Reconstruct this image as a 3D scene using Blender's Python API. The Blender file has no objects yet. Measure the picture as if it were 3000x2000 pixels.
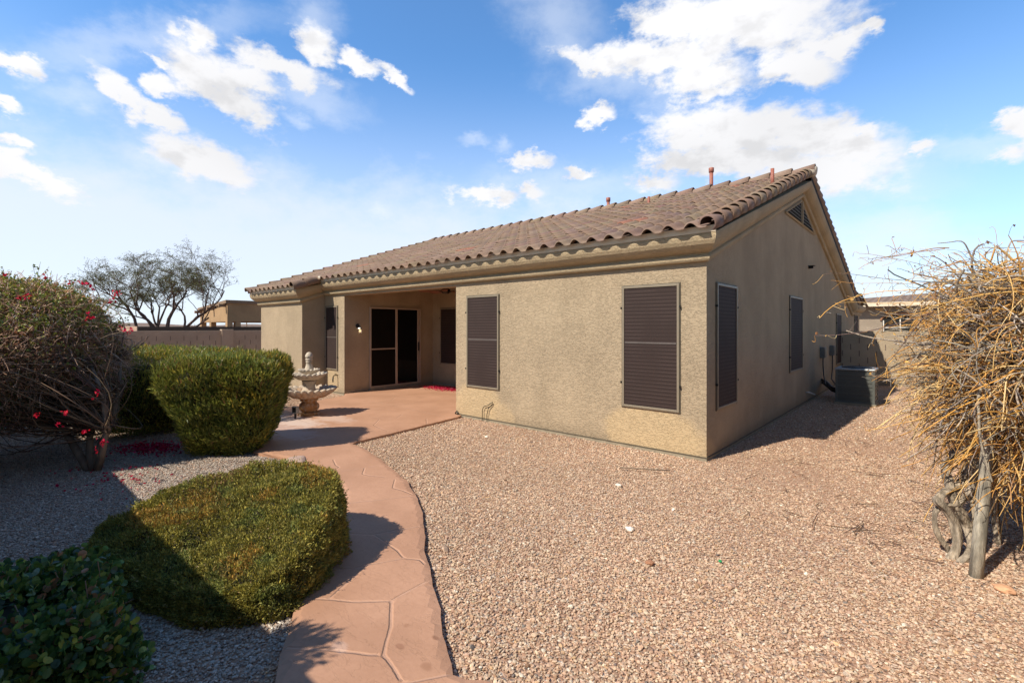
import bpy, math, random
import numpy as np
from mathutils import Vector, Matrix, geometry, noise as mnoise
PI = math.pi; R = math.radians
rng = np.random.default_rng(7); random.seed(7)
S = bpy.context.scene
COL = S.collection

# ------------------------------------------------------------------ camera
cd = bpy.data.cameras.new('camera'); cam = bpy.data.objects.new('camera', cd); COL.objects.link(cam)
cam.location = (2.1027, -5.9791, 1.65); cam.rotation_euler = (R(90), 0, R(41.5))
cd.sensor_width = 36; cd.lens = 16.824; cd.shift_y = -0.014; cd.clip_end = 3000; cd.clip_start = .02
S.camera = cam
CAMP = np.array([2.1027, -5.9791])
# ------------------------------------------------------------------ light
SUN_EL, SUN_AZ = R(46), R(14)          # light travels towards +y, a little +x
sd = bpy.data.lights.new('sun', 'SUN'); sd.energy = 5.0; sd.angle = R(.5); sd.color = (1, .90, .75)
so = bpy.data.objects.new('sun', sd); COL.objects.link(so)
dv = Vector((math.sin(SUN_AZ) * math.cos(SUN_EL), math.cos(SUN_AZ) * math.cos(SUN_EL), -math.sin(SUN_EL)))
so.rotation_euler = dv.to_track_quat('-Z', 'Y').to_euler(); so.location = (-3, -20, 20)
S.view_settings.view_transform = 'Standard'; S.view_settings.look = 'None'
S.view_settings.exposure = 0.2; S.view_settings.gamma = 1
S.cycles.max_bounces = 6; S.cycles.transparent_max_bounces = 12; S.cycles.use_denoising = True

def node(nt, typ, ins=None, **props):
    n = nt.nodes.new(typ)
    for k, v in props.items(): setattr(n, k, v)
    for k, v in (ins or {}).items():
        if isinstance(v, bpy.types.NodeSocket): nt.links.new(v, n.inputs[k])
        else: n.inputs[k].default_value = v
    return n
def math_(nt, op, a, b=0.0, c=None, clamp=False):
    ins = {0: a, 1: b}
    if c is not None: ins[2] = c
    return node(nt, 'ShaderNodeMath', ins, operation=op, use_clamp=clamp).outputs[0]
def smooth(nt, v, lo, hi, a=0.0, b=1.0):
    return node(nt, 'ShaderNodeMapRange', {'Value': v, 'From Min': lo, 'From Max': hi, 'To Min': a, 'To Max': b}, interpolation_type='SMOOTHSTEP').outputs[0]
def mix(nt, f, a, b, typ='MIX'):
    n = node(nt, 'ShaderNodeMix', None, data_type='RGBA', blend_type=typ)
    for i, v in ((0, f), (6, a), (7, b)):
        if isinstance(v, bpy.types.NodeSocket): nt.links.new(v, n.inputs[i])
        else: n.inputs[i].default_value = v if i == 0 else ((*v, 1) if len(v) == 3 else v)
    return n.outputs[2]

CLOUDS = [(-0.883,0.238,0.404,-1.151,0.12,1.361,0.056,0.04),(-0.882,0.285,0.374,-1.142,0.451,1.456,0.067,0.035),(-0.862,0.229,0.452,-1.064,0.374,1.511,0.024,0.024),(-0.832,0.345,0.435,-1.12,0.051,1.203,0.078,0.021),(-0.894,0.187,0.407,-1.11,0.417,1.563,0.019,0.009),(-0.876,0.326,0.355,-1.202,-0.175,1.147,0.024,0.018),(-0.865,0.294,0.406,-1.152,-0.042,1.224,0.055,0.033),(-0.922,0.148,0.357,-1.117,0.62,1.688,0.047,0.018),(-0.922,0.194,0.335,-1.225,0.167,1.423,0.032,0.015),(-0.905,0.196,0.377,-1.171,-0.25,1.254,0.027,0.015),(-0.934,0.038,0.354,-1.209,-0.007,1.528,0.027,0.014),(-0.952,0.032,0.303,-1.239,0.376,1.662,0.027,0.013),(-0.924,0.258,0.281,-1.282,0.18,1.352,0.066,0.029),(-0.931,0.229,0.286,-1.276,-0.187,1.273,0.029,0.015),(-0.968,0.036,0.25,-1.311,0.236,1.595,0.016,0.011),(-0.788,0.388,0.477,-1.048,0.297,1.28,0.036,0.027),(-0.76,0.457,0.463,-1.041,0.411,1.259,0.031,0.017),(-0.737,0.505,0.449,-1.04,0.482,1.236,0.034,0.013),(-0.975,0.047,0.218,-1.346,0.222,1.573,0.06,0.015),(-0.223,0.839,0.497,-1.038,0.211,0.383,0.125,0.062),(-0.355,0.808,0.47,-1.077,0.132,0.484,0.127,0.031),(-0.305,0.85,0.43,-1.121,0.153,0.418,0.082,0.03),(-0.171,0.888,0.426,-1.118,0.223,0.297,0.062,0.032),(-0.113,0.891,0.441,-1.112,0.097,0.174,0.04,0.021),(-0.466,0.744,0.478,-1.04,0.335,0.75,0.059,0.016),(-0.319,0.795,0.517,-1.021,0.156,0.477,0.086,0.03),(-0.073,0.894,0.442,-1.092,0.286,0.227,0.013,0.014),(-0.268,0.898,0.348,-1.212,0.15,0.346,0.126,0.043),(-0.153,0.936,0.316,-1.23,0.325,0.274,0.105,0.038),(-0.342,0.889,0.305,-1.259,0.108,0.402,0.079,0.026),(-0.104,0.95,0.294,-1.245,0.408,0.242,0.077,0.032),(-0.148,0.953,0.265,-1.299,0.162,0.199,0.102,0.031),(-0.247,0.922,0.297,-1.266,0.141,0.305,0.133,0.035),(-0.09,0.946,0.312,-1.246,0.212,0.166,0.022,0.017),(-0.018,0.964,0.267,-1.294,0.215,0.079,0.015,0.013),(0.086,0.956,0.279,-1.277,0.275,-0.008,0.021,0.039),(-0.475,0.784,0.4,-1.158,0.067,0.573,0.024,0.015),(-0.596,0.734,0.326,-1.235,-0.143,0.632,0.041,0.018),(-0.526,0.794,0.304,-1.262,0.041,0.598,0.028,0.01),(-0.411,0.87,0.272,-1.295,0.076,0.463,0.049,0.022),(-0.67,0.695,0.261,-1.306,0.071,0.786,0.065,0.015),(-0.613,0.744,0.267,-1.301,0.009,0.691,0.026,0.017)]
WISPS = [(-0.496,0.673,0.548,-0.932,0.405,0.92,0.089,0.058),(-0.493,0.704,0.511,-0.974,0.432,0.888,0.054,0.055),(-0.38,0.822,0.423,-1.131,0.114,0.487,0.076,0.034),(-0.438,0.777,0.453,-1.088,0.224,0.63,0.133,0.05),(-0.937,0.097,0.335,-1.228,-0.078,1.44,0.049,0.029),(-0.938,0.051,0.343,-1.202,-0.313,1.398,0.021,0.018),(-0.774,0.381,0.506,-1.04,-0.037,1.092,0.042,0.047),(-0.82,0.406,0.404,-1.139,0.263,1.23,0.1,0.036),(-0.393,0.831,0.394,-1.164,0.105,0.487,0.033,0.01),(-0.674,0.642,0.366,-1.196,-0.029,0.798,0.033,0.015),(-0.633,0.688,0.355,-1.19,0.3,0.861,0.028,0.018),(-0.815,0.533,0.227,-1.341,-0.06,0.978,0.026,0.014),(-0.11,0.962,0.248,-1.317,0.166,0.157,0.14,0.044),(-0.89,0.163,0.426,-1.087,-0.413,1.182,0.204,0.031),(0.058,0.963,0.262,-1.306,0.02,-0.055,0.124,0.024),(-0.847,0.382,0.37,-1.184,0.187,1.222,0.027,0.017),(-0.085,0.988,0.13,-1.44,0.095,0.099,0.065,0.034),(-0.175,0.968,0.179,-1.39,0.106,0.199,0.22,0.036),(-0.935,0.225,0.274,-1.288,-0.182,1.282,0.058,0.033),(-0.53,0.804,0.271,-1.297,0.037,0.593,0.212,0.046)]

w = bpy.data.worlds.new('World'); S.world = w; w.use_nodes = True
nt = w.node_tree; nt.nodes.clear()
sky = node(nt, 'ShaderNodeTexSky', None, sky_type='NISHITA', sun_disc=False, sun_elevation=SUN_EL, sun_rotation=R(180) + SUN_AZ,
           air_density=1.0, dust_density=.3, ozone_density=2.0, altitude=400)
SKYK = .12
tc = node(nt, 'ShaderNodeTexCoord').outputs['Generated']
sc_ = node(nt, 'ShaderNodeVectorMath', {0: tc, 1: (1, 1, 1.7)}, operation='MULTIPLY').outputs[0]
n1 = node(nt, 'ShaderNodeTexNoise', {'Vector': sc_, 'Scale': 7.5, 'Detail': 10, 'Roughness': .60})
n2 = node(nt, 'ShaderNodeTexNoise', {'Vector': sc_, 'Scale': 2.2, 'Detail': 2, 'Roughness': .5})
off = node(nt, 'ShaderNodeVectorMath', {0: n1.outputs['Color'], 1: (.5, .5, .5)}, operation='SUBTRACT').outputs[0]
off = node(nt, 'ShaderNodeVectorMath', {0: off, 'Scale': .075}, operation='SCALE').outputs[0]
n5 = node(nt, 'ShaderNodeTexNoise', {'Vector': sc_, 'Scale': 26, 'Detail': 8, 'Roughness': .62})
off2 = node(nt, 'ShaderNodeVectorMath', {0: n5.outputs['Color'], 1: (.5, .5, .5)}, operation='SUBTRACT').outputs[0]
off2 = node(nt, 'ShaderNodeVectorMath', {0: off2, 'Scale': .055}, operation='SCALE').outputs[0]
dd = node(nt, 'ShaderNodeVectorMath', {0: tc, 1: off}, operation='ADD').outputs[0]
dd = node(nt, 'ShaderNodeVectorMath', {0: dd, 1: off2}, operation='ADD').outputs[0]
def lobes(tab):
    acc = None
    for (x, y, z, a, b, c, s1, s2) in tab:
        m = node(nt, 'ShaderNodeMapping', {'Vector': dd, 'Location': (x, y, z), 'Rotation': (a, b, c), 'Scale': (s1, s2, 1)}, vector_type='TEXTURE')
        l = node(nt, 'ShaderNodeVectorMath', {0: m.outputs[0]}, operation='LENGTH').outputs['Value']
        v = math_(nt, 'SUBTRACT', 1.0, l)
        acc = v if acc is None else math_(nt, 'SMOOTH_MAX', acc, v, .25)
    return acc
fb = math_(nt, 'SUBTRACT', n1.outputs['Fac'], .5)
fb2 = math_(nt, 'SUBTRACT', n5.outputs['Fac'], .5)
hard = math_(nt, 'ADD', math_(nt, 'ADD', lobes(CLOUDS), math_(nt, 'MULTIPLY', fb, 1.7)), math_(nt, 'MULTIPLY', fb2, 1.5))
hard = smooth(nt, hard, -.38, .42)
soft = math_(nt, 'ADD', lobes(WISPS), math_(nt, 'MULTIPLY', fb, 1.4))
soft = smooth(nt, soft, -.45, 1.0, 0, .42)
sep = node(nt, 'ShaderNodeSeparateXYZ', {0: tc})
# pale bank of thin cloud low on the left of the sky
azl = smooth(nt, sep.outputs[0], -.95, .45, .17, .0)
bank = math_(nt, 'SUBTRACT', math_(nt, 'ADD', azl, math_(nt, 'MULTIPLY', fb, .22)), math_(nt, 'SUBTRACT', sep.outputs[2], .12))
bank = smooth(nt, bank, -.12, .12, 0, .84)
low = math_(nt, 'MULTIPLY', smooth(nt, sep.outputs[2], .02, .50, .75, .0), smooth(nt, sep.outputs[0], -.7, .5, 1.0, .45))
bank = math_(nt, 'MAXIMUM', bank, low)
up_ = node(nt, 'ShaderNodeVectorMath', {0: sc_, 1: (0, 0, .045)}, operation='ADD').outputs[0]
n3 = node(nt, 'ShaderNodeTexNoise', {'Vector': up_, 'Scale': 7.5, 'Detail': 5, 'Roughness': .55}).outputs['Fac']
rel = smooth(nt, math_(nt, 'SUBTRACT', n3, n1.outputs['Fac']), -.02, .16, 1.0, .84)
shade = math_(nt, 'MULTIPLY', rel, smooth(nt, n2.outputs['Fac'], .40, .62, 1.0, .87))
cloud = node(nt, 'ShaderNodeVectorMath', {0: (.90 / SKYK, .90 / SKYK, .92 / SKYK), 'Scale': shade}, operation='SCALE').outputs[0]
hazec = (.78 / SKYK, .82 / SKYK, .92 / SKYK)
seen_side = smooth(nt, math_(nt, 'SUBTRACT', math_(nt, 'MULTIPLY', sep.outputs[1], .8), math_(nt, 'MULTIPLY', sep.outputs[0], .75)), .0, .6, 0, 1)  # unseen part of the sky is dimmed to cut fill on the shaded walls
skyc = mix(nt, 1.0, sky.outputs[0], mix(nt, seen_side, (.55, .66, .70), (1.0, 1.48, 1.80)), 'MULTIPLY')
bank = math_(nt, 'MULTIPLY', bank, seen_side)
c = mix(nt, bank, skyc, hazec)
c = mix(nt, soft, c, (.80 / SKYK, .86 / SKYK, .96 / SKYK))
c = mix(nt, hard, c, cloud)
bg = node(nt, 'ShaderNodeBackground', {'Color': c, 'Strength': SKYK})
out = node(nt, 'ShaderNodeOutputWorld', {'Surface': bg.outputs[0]})

# ------------------------------------------------------------------ objects
def tag(o, label=None, cat=None, group=None, kind=None):
    if label: o['label'] = label
    if cat: o['category'] = cat
    if group: o['group'] = group
    if kind: o['kind'] = kind
    return o
def thing(name, label, cat, loc=(0, 0, 0), rz=0, group=None):
    o = bpy.data.objects.new(name, None); COL.objects.link(o)
    o.location = loc; o.rotation_euler = (0, 0, rz); o.empty_display_size = .1
    return tag(o, label, cat, group)
def link(name, me, m, parent=None):
    o = bpy.data.objects.new(name, me); COL.objects.link(o)
    for x in (m if isinstance(m, (list, tuple)) else [m]): me.materials.append(x)
    if parent is not None: o.parent = parent
    return o
class MB:
    def __init__(s): s.v = []; s.f = []; s.mi = []
    def add(s, vs, fs, mi=0):
        b = len(s.v); s.v += [tuple(p) for p in vs]; s.f += [tuple(b + i for i in f) for f in fs]; s.mi += [mi] * len(fs); return s
    def box(s, a, b, mi=0, rz=0, pivot=None):
        x0, y0, z0 = a; x1, y1, z1 = b
        vs = [(x, y, z) for z in (z0, z1) for x, y in ((x0, y0), (x1, y0), (x1, y1), (x0, y1))]
        if rz:
            px, py = pivot or ((x0 + x1) / 2, (y0 + y1) / 2); c, q = math.cos(rz), math.sin(rz)
            vs = [(px + (x - px) * c - (y - py) * q, py + (x - px) * q + (y - py) * c, z) for x, y, z in vs]
        return s.add(vs, [(3, 2, 1, 0), (4, 5, 6, 7), (0, 1, 5, 4), (1, 2, 6, 5), (2, 3, 7, 6), (3, 0, 4, 7)], mi)
    def quad(s, *p): return s.add(p, [tuple(range(len(p)))])
    def tube(s, pts, rad, n=8, caps=True, mi=0):
        pts = [Vector(p) for p in pts]; rad = rad if isinstance(rad, (list, tuple)) else [rad] * len(pts)
        vs = []; up = Vector((0, 0, 1))
        for i, p in enumerate(pts):
            t = (pts[min(i + 1, len(pts) - 1)] - pts[max(i - 1, 0)]).normalized()
            if i == 0: a = t.cross(up if abs(t.z) < .9 else Vector((1, 0, 0))).normalized()
            else: a = (a - t * a.dot(t)).normalized()
            b = t.cross(a)
            vs += [p + (a * math.cos(2 * PI * k / n) + b * math.sin(2 * PI * k / n)) * rad[i] for k in range(n)]
        fs = [(i * n + k, i * n + (k + 1) % n, (i + 1) * n + (k + 1) % n, (i + 1) * n + k) for i in range(len(pts) - 1) for k in range(n)]
        if caps: fs += [tuple(range(n - 1, -1, -1)), tuple((len(pts) - 1) * n + k for k in range(n))]
        return s.add(vs, fs, mi)
    def lathe(s, prof, n=32, c=(0, 0, 0), wave=None, mi=0):
        vs = []
        for j, (r, z) in enumerate(prof):
            for k in range(n):
                a = 2 * PI * k / n; rr = r; zz = z
                if wave: dr, dz = wave(j, a); rr += dr; zz += dz
                vs.append((c[0] + rr * math.cos(a), c[1] + rr * math.sin(a), c[2] + zz))
        fs = [(j * n + k, j * n + (k + 1) % n, (j + 1) * n + (k + 1) % n, (j + 1) * n + k) for j in range(len(prof) - 1) for k in range(n)]
        return s.add(vs, fs, mi)
    def build(s, name, m, parent=None, sm=False, bevel=0):
        me = bpy.data.meshes.new(name); me.from_pydata(s.v, [], s.f)
        for p, k in zip(me.polygons, s.mi): p.material_index = k; p.use_smooth = sm
        me.update(); o = link(name, me, m, parent)
        if bevel:
            b = o.modifiers.new('bevel', 'BEVEL'); b.width = bevel; b.segments = 2; b.limit_method = 'ANGLE'
        return o
def np_mesh(name, V, F, m, parent=None, col=None, sm=False, per=None):
    """V (N,3), F (M,k) equal-sided faces, col (N,3) per vertex"""
    me = bpy.data.meshes.new(name); V = np.asarray(V, np.float32); F = np.asarray(F, np.int32)
    me.vertices.add(len(V)); me.vertices.foreach_set('co', V.ravel())
    k = F.shape[1]; me.loops.add(F.size); me.polygons.add(len(F))
    me.loops.foreach_set('vertex_index', F.ravel())
    me.polygons.foreach_set('loop_start', np.arange(0, F.size, k, dtype=np.int32))
    me.polygons.foreach_set('loop_total', np.full(len(F), k, np.int32))
    me.polygons.foreach_set('use_smooth', np.full(len(F), sm, bool))
    me.update(calc_edges=True)
    if col is not None:
        a = me.color_attributes.new('Col', 'FLOAT_COLOR', 'POINT')
        c4 = np.ones((len(V), 4), np.float32); c4[:, :3] = col; a.data.foreach_set('color', c4.ravel())
    return link(name, me, m, parent)
def frames(ax, spin=None):
    ax = ax / np.linalg.norm(ax, axis=1, keepdims=True)
    rv = rng.normal(size=ax.shape) if spin is None else spin
    b = np.cross(ax, rv); b /= np.linalg.norm(b, axis=1, keepdims=True) + 1e-9
    c = np.cross(ax, b)
    return np.stack([b, ax, c], 2)           # columns: width, length, normal
def instance(T, F, pos, Rm, sc):
    """template T (K,3), faces F (M,k); pos (N,3), Rm (N,3,3), sc (N,) or (N,3)"""
    sc = sc[:, None] if sc.ndim == 1 else sc
    L = T[None] * sc[:, None, :]
    V = np.einsum('nij,nkj->nki', Rm, L) + pos[:, None]
    K = len(T); FF = F[None] + (np.arange(len(pos)) * K)[:, None, None]
    return V.reshape(-1, 3), FF.reshape(-1, F.shape[1])
LEAF = (np.array([(0, 0, 0), (.5, .45, .06), (0, 1, 0), (-.5, .45, .06)]), np.array([(0, 1, 2, 3)]))
LEAF2 = (np.array([(0, 0, 0), (.5, .5, .12), (0, .5, 0), (-.5, .5, .12), (0, 1, -.1)]), np.array([(0, 1, 2), (0, 2, 3), (2, 1, 4), (3, 2, 4)]))
RND = (np.array([(0, .5, -.06)] + [(.5 * math.sin(2 * PI * k / 8), .5 - .5 * math.cos(2 * PI * k / 8), .07 * math.cos(4 * PI * k / 8)) for k in range(8)]),
       np.array([(0, 1 + k, 1 + (k + 1) % 8) for k in range(8)]))
def leaves(name, pos, ax, L, Wd, col, m, parent, tpl=LEAF, spin=None):
    V, F = instance(tpl[0], tpl[1], pos, frames(ax, spin), np.stack([Wd, L, L], 1))
    return np_mesh(name, V, F, m, parent, np.repeat(col, len(tpl[0]), 0))
def twigs(name, P, rad, m, parent, col=None, n=4):
    """P (N,S,3) polylines, rad (N,S)"""
    N, Sg, _ = P.shape
    T = np.gradient(P, axis=1); T /= np.linalg.norm(T, axis=2, keepdims=True) + 1e-9
    rv = np.repeat(rng.normal(size=(N, 1, 3)), Sg, 1)
    A = np.cross(T, rv); A /= np.linalg.norm(A, axis=2, keepdims=True) + 1e-9
    B = np.cross(T, A); th = 2 * PI * np.arange(n) / n
    V = P[:, :, None] + (A[:, :, None] * np.cos(th)[:, None] + B[:, :, None] * np.sin(th)[:, None]) * rad[:, :, None, None]
    i, k = np.meshgrid(np.arange(Sg - 1), np.arange(n), indexing='ij')
    f = np.stack([i * n + k, i * n + (k + 1) % n, (i + 1) * n + (k + 1) % n, (i + 1) * n + k], -1).reshape(-1, 4)
    F = f[None] + (np.arange(N) * Sg * n)[:, None, None]
    c = None if col is None else np.repeat(col, Sg * n, 0)
    return np_mesh(name, V.reshape(-1, 3), F.reshape(-1, 4), m, parent, c, sm=True)
def wob(p, f=1.0, seed=0.0):
    x, y, z = p[..., 0] * f + seed, p[..., 1] * f + seed * 1.7, p[..., 2] * f + seed * .6
    return (np.sin(1.3 * x + 2.1 * np.sin(.9 * y + z)) + np.sin(1.9 * y + 1.7 * np.sin(1.1 * z + x)) + np.sin(2.3 * z + 1.3 * np.sin(1.7 * x - y))) / 3
def pal(cols, wts, n, jit=.15):
    c = np.array(cols)[rng.choice(len(cols), n, p=np.array(wts) / sum(wts))]
    return np.clip(c * (1 + rng.normal(size=(n, 1)) * jit) + rng.normal(size=(n, 3)) * .006, .002, 1)

# ------------------------------------------------------------------ materials
def newmat(name):
    m = bpy.data.materials.new(name); m.use_nodes = True; t = m.node_tree
    return m, t, t.nodes['Principled BSDF']
def setbump(t, b, h, dist, strength=1.0, prev=None):
    ins = {'Height': h, 'Distance': dist, 'Strength': strength}
    if prev is not None: ins['Normal'] = prev
    n = node(t, 'ShaderNodeBump', ins).outputs[0]; t.links.new(n, b.inputs['Normal']); return n
def simple(name, c, rough=.6, metal=0, var=.12, vs=8, bump=0, bs=80, spec=.5, stretch=(1, 1, 1)):
    m, t, b = newmat(name)
    co = node(t, 'ShaderNodeTexCoord').outputs['Object']
    co = node(t, 'ShaderNodeMapping', {'Vector': co, 'Scale': stretch}).outputs[0]
    nz = node(t, 'ShaderNodeTexNoise', {'Vector': co, 'Scale': vs, 'Detail': 5, 'Roughness': .6}).outputs['Fac']
    f = smooth(t, nz, .3, .7, 1 - var, 1 + var)
    cc = node(t, 'ShaderNodeVectorMath', {0: c, 'Scale': f}, operation='SCALE').outputs[0]
    t.links.new(cc, b.inputs['Base Color'])
    b.inputs['Roughness'].default_value = rough; b.inputs['Metallic'].default_value = metal; b.inputs['Specular IOR Level'].default_value = spec
    if bump:
        h = node(t, 'ShaderNodeTexNoise', {'Vector': co, 'Scale': bs, 'Detail': 4, 'Roughness': .6}).outputs['Fac']
        setbump(t, b, h, bump)
    return m
def stucco(name, c, stains=(), k=1.0, fine=False):
    m, t, b = newmat(name)
    co = node(t, 'ShaderNodeTexCoord').outputs['Object']
    n0 = node(t, 'ShaderNodeTexNoise', {'Vector': co, 'Scale': 9, 'Detail': 2})
    o = node(t, 'ShaderNodeVectorMath', {0: n0.outputs['Color'], 'Scale': .05}, operation='SCALE').outputs[0]
    c2 = node(t, 'ShaderNodeVectorMath', {0: co, 1: o}, operation='ADD').outputs[0]
    mp = node(t, 'ShaderNodeMapping', {'Vector': c2, 'Scale': (1, 1, 2.6)}).outputs[0]
    a = node(t, 'ShaderNodeTexNoise', {'Vector': mp, 'Scale': 19, 'Detail': 5, 'Roughness': .62}).outputs['Fac']
    rid = math_(t, 'ABSOLUTE', math_(t, 'SUBTRACT', a, .5))
    rid = smooth(t, rid, 0, .035, 0, 1)
    stp = smooth(t, a, .44, .56, 0, .8)
    fn = node(t, 'ShaderNodeTexNoise', {'Vector': co, 'Scale': 95, 'Detail': 3, 'Roughness': .7}).outputs['Fac']
    h = math_(t, 'ADD', math_(t, 'ADD', math_(t, 'MULTIPLY', rid, .45), stp), math_(t, 'MULTIPLY', fn, .8))
    setbump(t, b, h, .0055 * k, .85)
    lf = node(t, 'ShaderNodeTexNoise', {'Vector': co, 'Scale': 1.3, 'Detail': 6, 'Roughness': .6}).outputs['Fac']
    f = smooth(t, lf, .3, .7, .90, 1.08)
    vs_ = node(t, 'ShaderNodeTexNoise', {'Vector': node(t, 'ShaderNodeMapping', {'Vector': co, 'Scale': (1, 1, .16)}).outputs[0], 'Scale': 3.2, 'Detail': 4, 'Roughness': .6}).outputs['Fac']
    f = math_(t, 'MULTIPLY', f, smooth(t, vs_, .35, .65, .97, 1.025))
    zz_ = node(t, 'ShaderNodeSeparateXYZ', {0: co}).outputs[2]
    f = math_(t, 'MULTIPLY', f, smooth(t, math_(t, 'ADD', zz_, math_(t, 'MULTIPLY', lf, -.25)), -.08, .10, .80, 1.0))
    f = math_(t, 'MULTIPLY', f, smooth(t, rid, 0, 1, .91, 1.0))
    f = math_(t, 'MULTIPLY', f, smooth(t, fn, .3, .7, .93, 1.06))
    cc = node(t, 'ShaderNodeVectorMath', {0: c, 'Scale': f}, operation='SCALE').outputs[0]
    for (x, z, rx, rz, amt) in stains:
        q = node(t, 'ShaderNodeMapping', {'Vector': c2, 'Location': (x, 0, z), 'Scale': (rx, .5, rz)}, vector_type='TEXTURE').outputs[0]
        l = node(t, 'ShaderNodeVectorMath', {0: q}, operation='LENGTH').outputs['Value']
        mk = smooth(t, math_(t, 'ADD', l, math_(t, 'MULTIPLY', math_(t, 'SUBTRACT', lf, .5), .8)), .75, 1.08, amt, 0)
        cc = mix(t, mk, cc, (c[0] * 1.30, c[1] * 1.24, c[2] * 1.08))
    t.links.new(cc, b.inputs['Base Color']); b.inputs['Roughness'].default_value = .92; b.inputs['Specular IOR Level'].default_value = .2
    return m
def colmat(name, rough=.6, trans=0.0, spec=.4, mul=(1, 1, 1), bump=0, bs=200, noise=0):
    m, t, b = newmat(name)
    a = node(t, 'ShaderNodeVertexColor', None, layer_name='Col').outputs['Color']
    c = mix(t, 1.0, a, mul, 'MULTIPLY')
    if noise:
        co = node(t, 'ShaderNodeTexCoord').outputs['Object']
        nz = node(t, 'ShaderNodeTexNoise', {'Vector': co, 'Scale': bs, 'Detail': 4}).outputs['Fac']
        c = node(t, 'ShaderNodeVectorMath', {0: c, 'Scale': smooth(t, nz, .3, .7, 1 - noise, 1 + noise)}, operation='SCALE').outputs[0]
        if bump: setbump(t, b, nz, bump)
    t.links.new(c, b.inputs['Base Color']); b.inputs['Roughness'].default_value = rough; b.inputs['Specular IOR Level'].default_value = spec
    if trans:
        tr = node(t, 'ShaderNodeBsdfTranslucent', {'Color': c}).outputs[0]
        ms = node(t, 'ShaderNodeMixShader', {0: trans, 1: b.outputs[0], 2: tr}).outputs[0]
        t.links.new(ms, t.nodes['Material Output'].inputs['Surface'])
    return m

TAN = (.435, .345, .238)
m_wall = stucco('house_stucco', TAN, [(-4.05, .27, .62, .42, .75), (-3.5, .12, .4, .3, .5), (-.72, .28, .75, .36, .85), (-.4, .1, .7, .25, .6), (-9.2, .35, .45, .35, .5)])
m_trim = stucco('trim_stucco', (.47, .375, .245), k=1.1)
m_fascia = simple('cream_fascia_paint', (.74, .64, .49), .6, var=.05)
m_frame = simple('tan_window_metal', (.25, .21, .155), .45, var=.05)
m_frame_pink = simple('beige_door_metal', (.46, .36, .28), .45, var=.05)
m_black = simple('black_plastic', (.012, .012, .013), .4)
m_dark = simple('dark_void', (.01, .01, .01), .9)
m_conc = simple('bare_concrete', (.30, .26, .19), .9, bump=.003, bs=60)
m_screed = simple('rusty_weep_screed', (.10, .085, .06), .7)
def screenmat():
    m, t, b = newmat('woven_solar_screen')
    co = node(t, 'ShaderNodeTexCoord').outputs['Object']
    s = node(t, 'ShaderNodeSeparateXYZ', {0: co})
    n = node(t, 'ShaderNodeTexNoise', {'Vector': co, 'Scale': 1.7, 'Detail': 2}).outputs['Fac']
    z = math_(t, 'ADD', s.outputs[2], math_(t, 'MULTIPLY', n, .006))
    f = math_(t, 'FRACT', math_(t, 'MULTIPLY', z, 1 / .0485))
    line = smooth(t, math_(t, 'ABSOLUTE', math_(t, 'SUBTRACT', f, .5)), .32, .48, 0, 1)
    fn = node(t, 'ShaderNodeTexNoise', {'Vector': co, 'Scale': 420, 'Detail': 2}).outputs['Fac']
    c = mix(t, math_(t, 'MULTIPLY', line, smooth(t, n, .35, .6, .25, .9)), (.034, .021, .019), (.075, .052, .048))
    c = node(t, 'ShaderNodeVectorMath', {0: c, 'Scale': smooth(t, fn, .35, .65, .75, 1.25)}, operation='SCALE').outputs[0]
    t.links.new(c, b.inputs['Base Color']); b.inputs['Roughness'].default_value = .75; b.inputs['Specular IOR Level'].default_value = .3
    setbump(t, b, fn, .001)
    return m
m_screen = screenmat()
m_bar = simple('grey_sash_metal', (.12, .10, .092), .5)

# ------------------------------------------------------------------ the house
house = thing('house', 'tan stucco single storey house with brown tiled gable roof and covered patio', 'house')
XW, XL, XP0, XP1, YW, YB = -12.06, -9.556, -8.596, -4.578, -.588, 2.712
SL = .345
APY, REARY = 5.5, 15.75
wl = MB()
zt = 2.62
wl.quad((XP1, 0, 0), (0, 0, 0), (0, 0, zt), (XP1, 0, zt))
wl.quad((XP0, 0, 2.412), (XP1, 0, 2.412), (XP1, 0, zt), (XP0, 0, zt))
wl.quad((XL, 0, 0), (XP0, 0, 0), (XP0, 0, zt), (XL, 0, zt))
wl.quad((XW, YW, 0), (XL, YW, 0), (XL, YW, zt - .2), (XW, YW, zt - .2))
wl.quad((XL, YW, 0), (XL, 0, 0), (XL, 0, zt), (XL, YW, zt - .2))
wl.quad((XW, 13.6, 0), (XW, YW, 0), (XW, YW, zt - .2), (XW, APY, 4.5), (XW, 13.6, 2.2))
wl.quad((XP0, 0, 0), (XP0, YB, 0), (XP0, YB, 2.75), (XP0, 0, 2.75))
wl.quad((XP0, YB, 0), (XP1, YB, 0), (XP1, YB, 2.75), (XP0, YB, 2.75))
wl.quad((XP1, YB, 0), (XP1, 0, 0), (XP1, 0, 2.75), (XP1, YB, 2.75))
wl.quad((XP0, 0, 2.412), (XP0, .22, 2.412), (XP1, .22, 2.412), (XP1, 0, 2.412))
wl.quad((XP1, .22, 2.412), (XP0, .22, 2.412), (XP0, .22, 2.75), (XP1, .22, 2.75))
wl.quad((0, 0, 0), (0, REARY, 0), (0, REARY, 2.2), (0, 13.6, 2.3), (0, APY, 4.55), (0, 0, zt))
wl.quad((0, REARY, 0), (XW, REARY, 0), (XW, REARY, 2.2), (0, REARY, 2.2))
wall = wl.build('wall', m_wall, house)
cl = MB(); cl.box((XP0, .22, 2.70), (XP1, YB, 2.76)); cl.build('patio_ceiling', simple('ceiling_stucco', (.45, .36, .25), .9, bump=.003), house)
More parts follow.
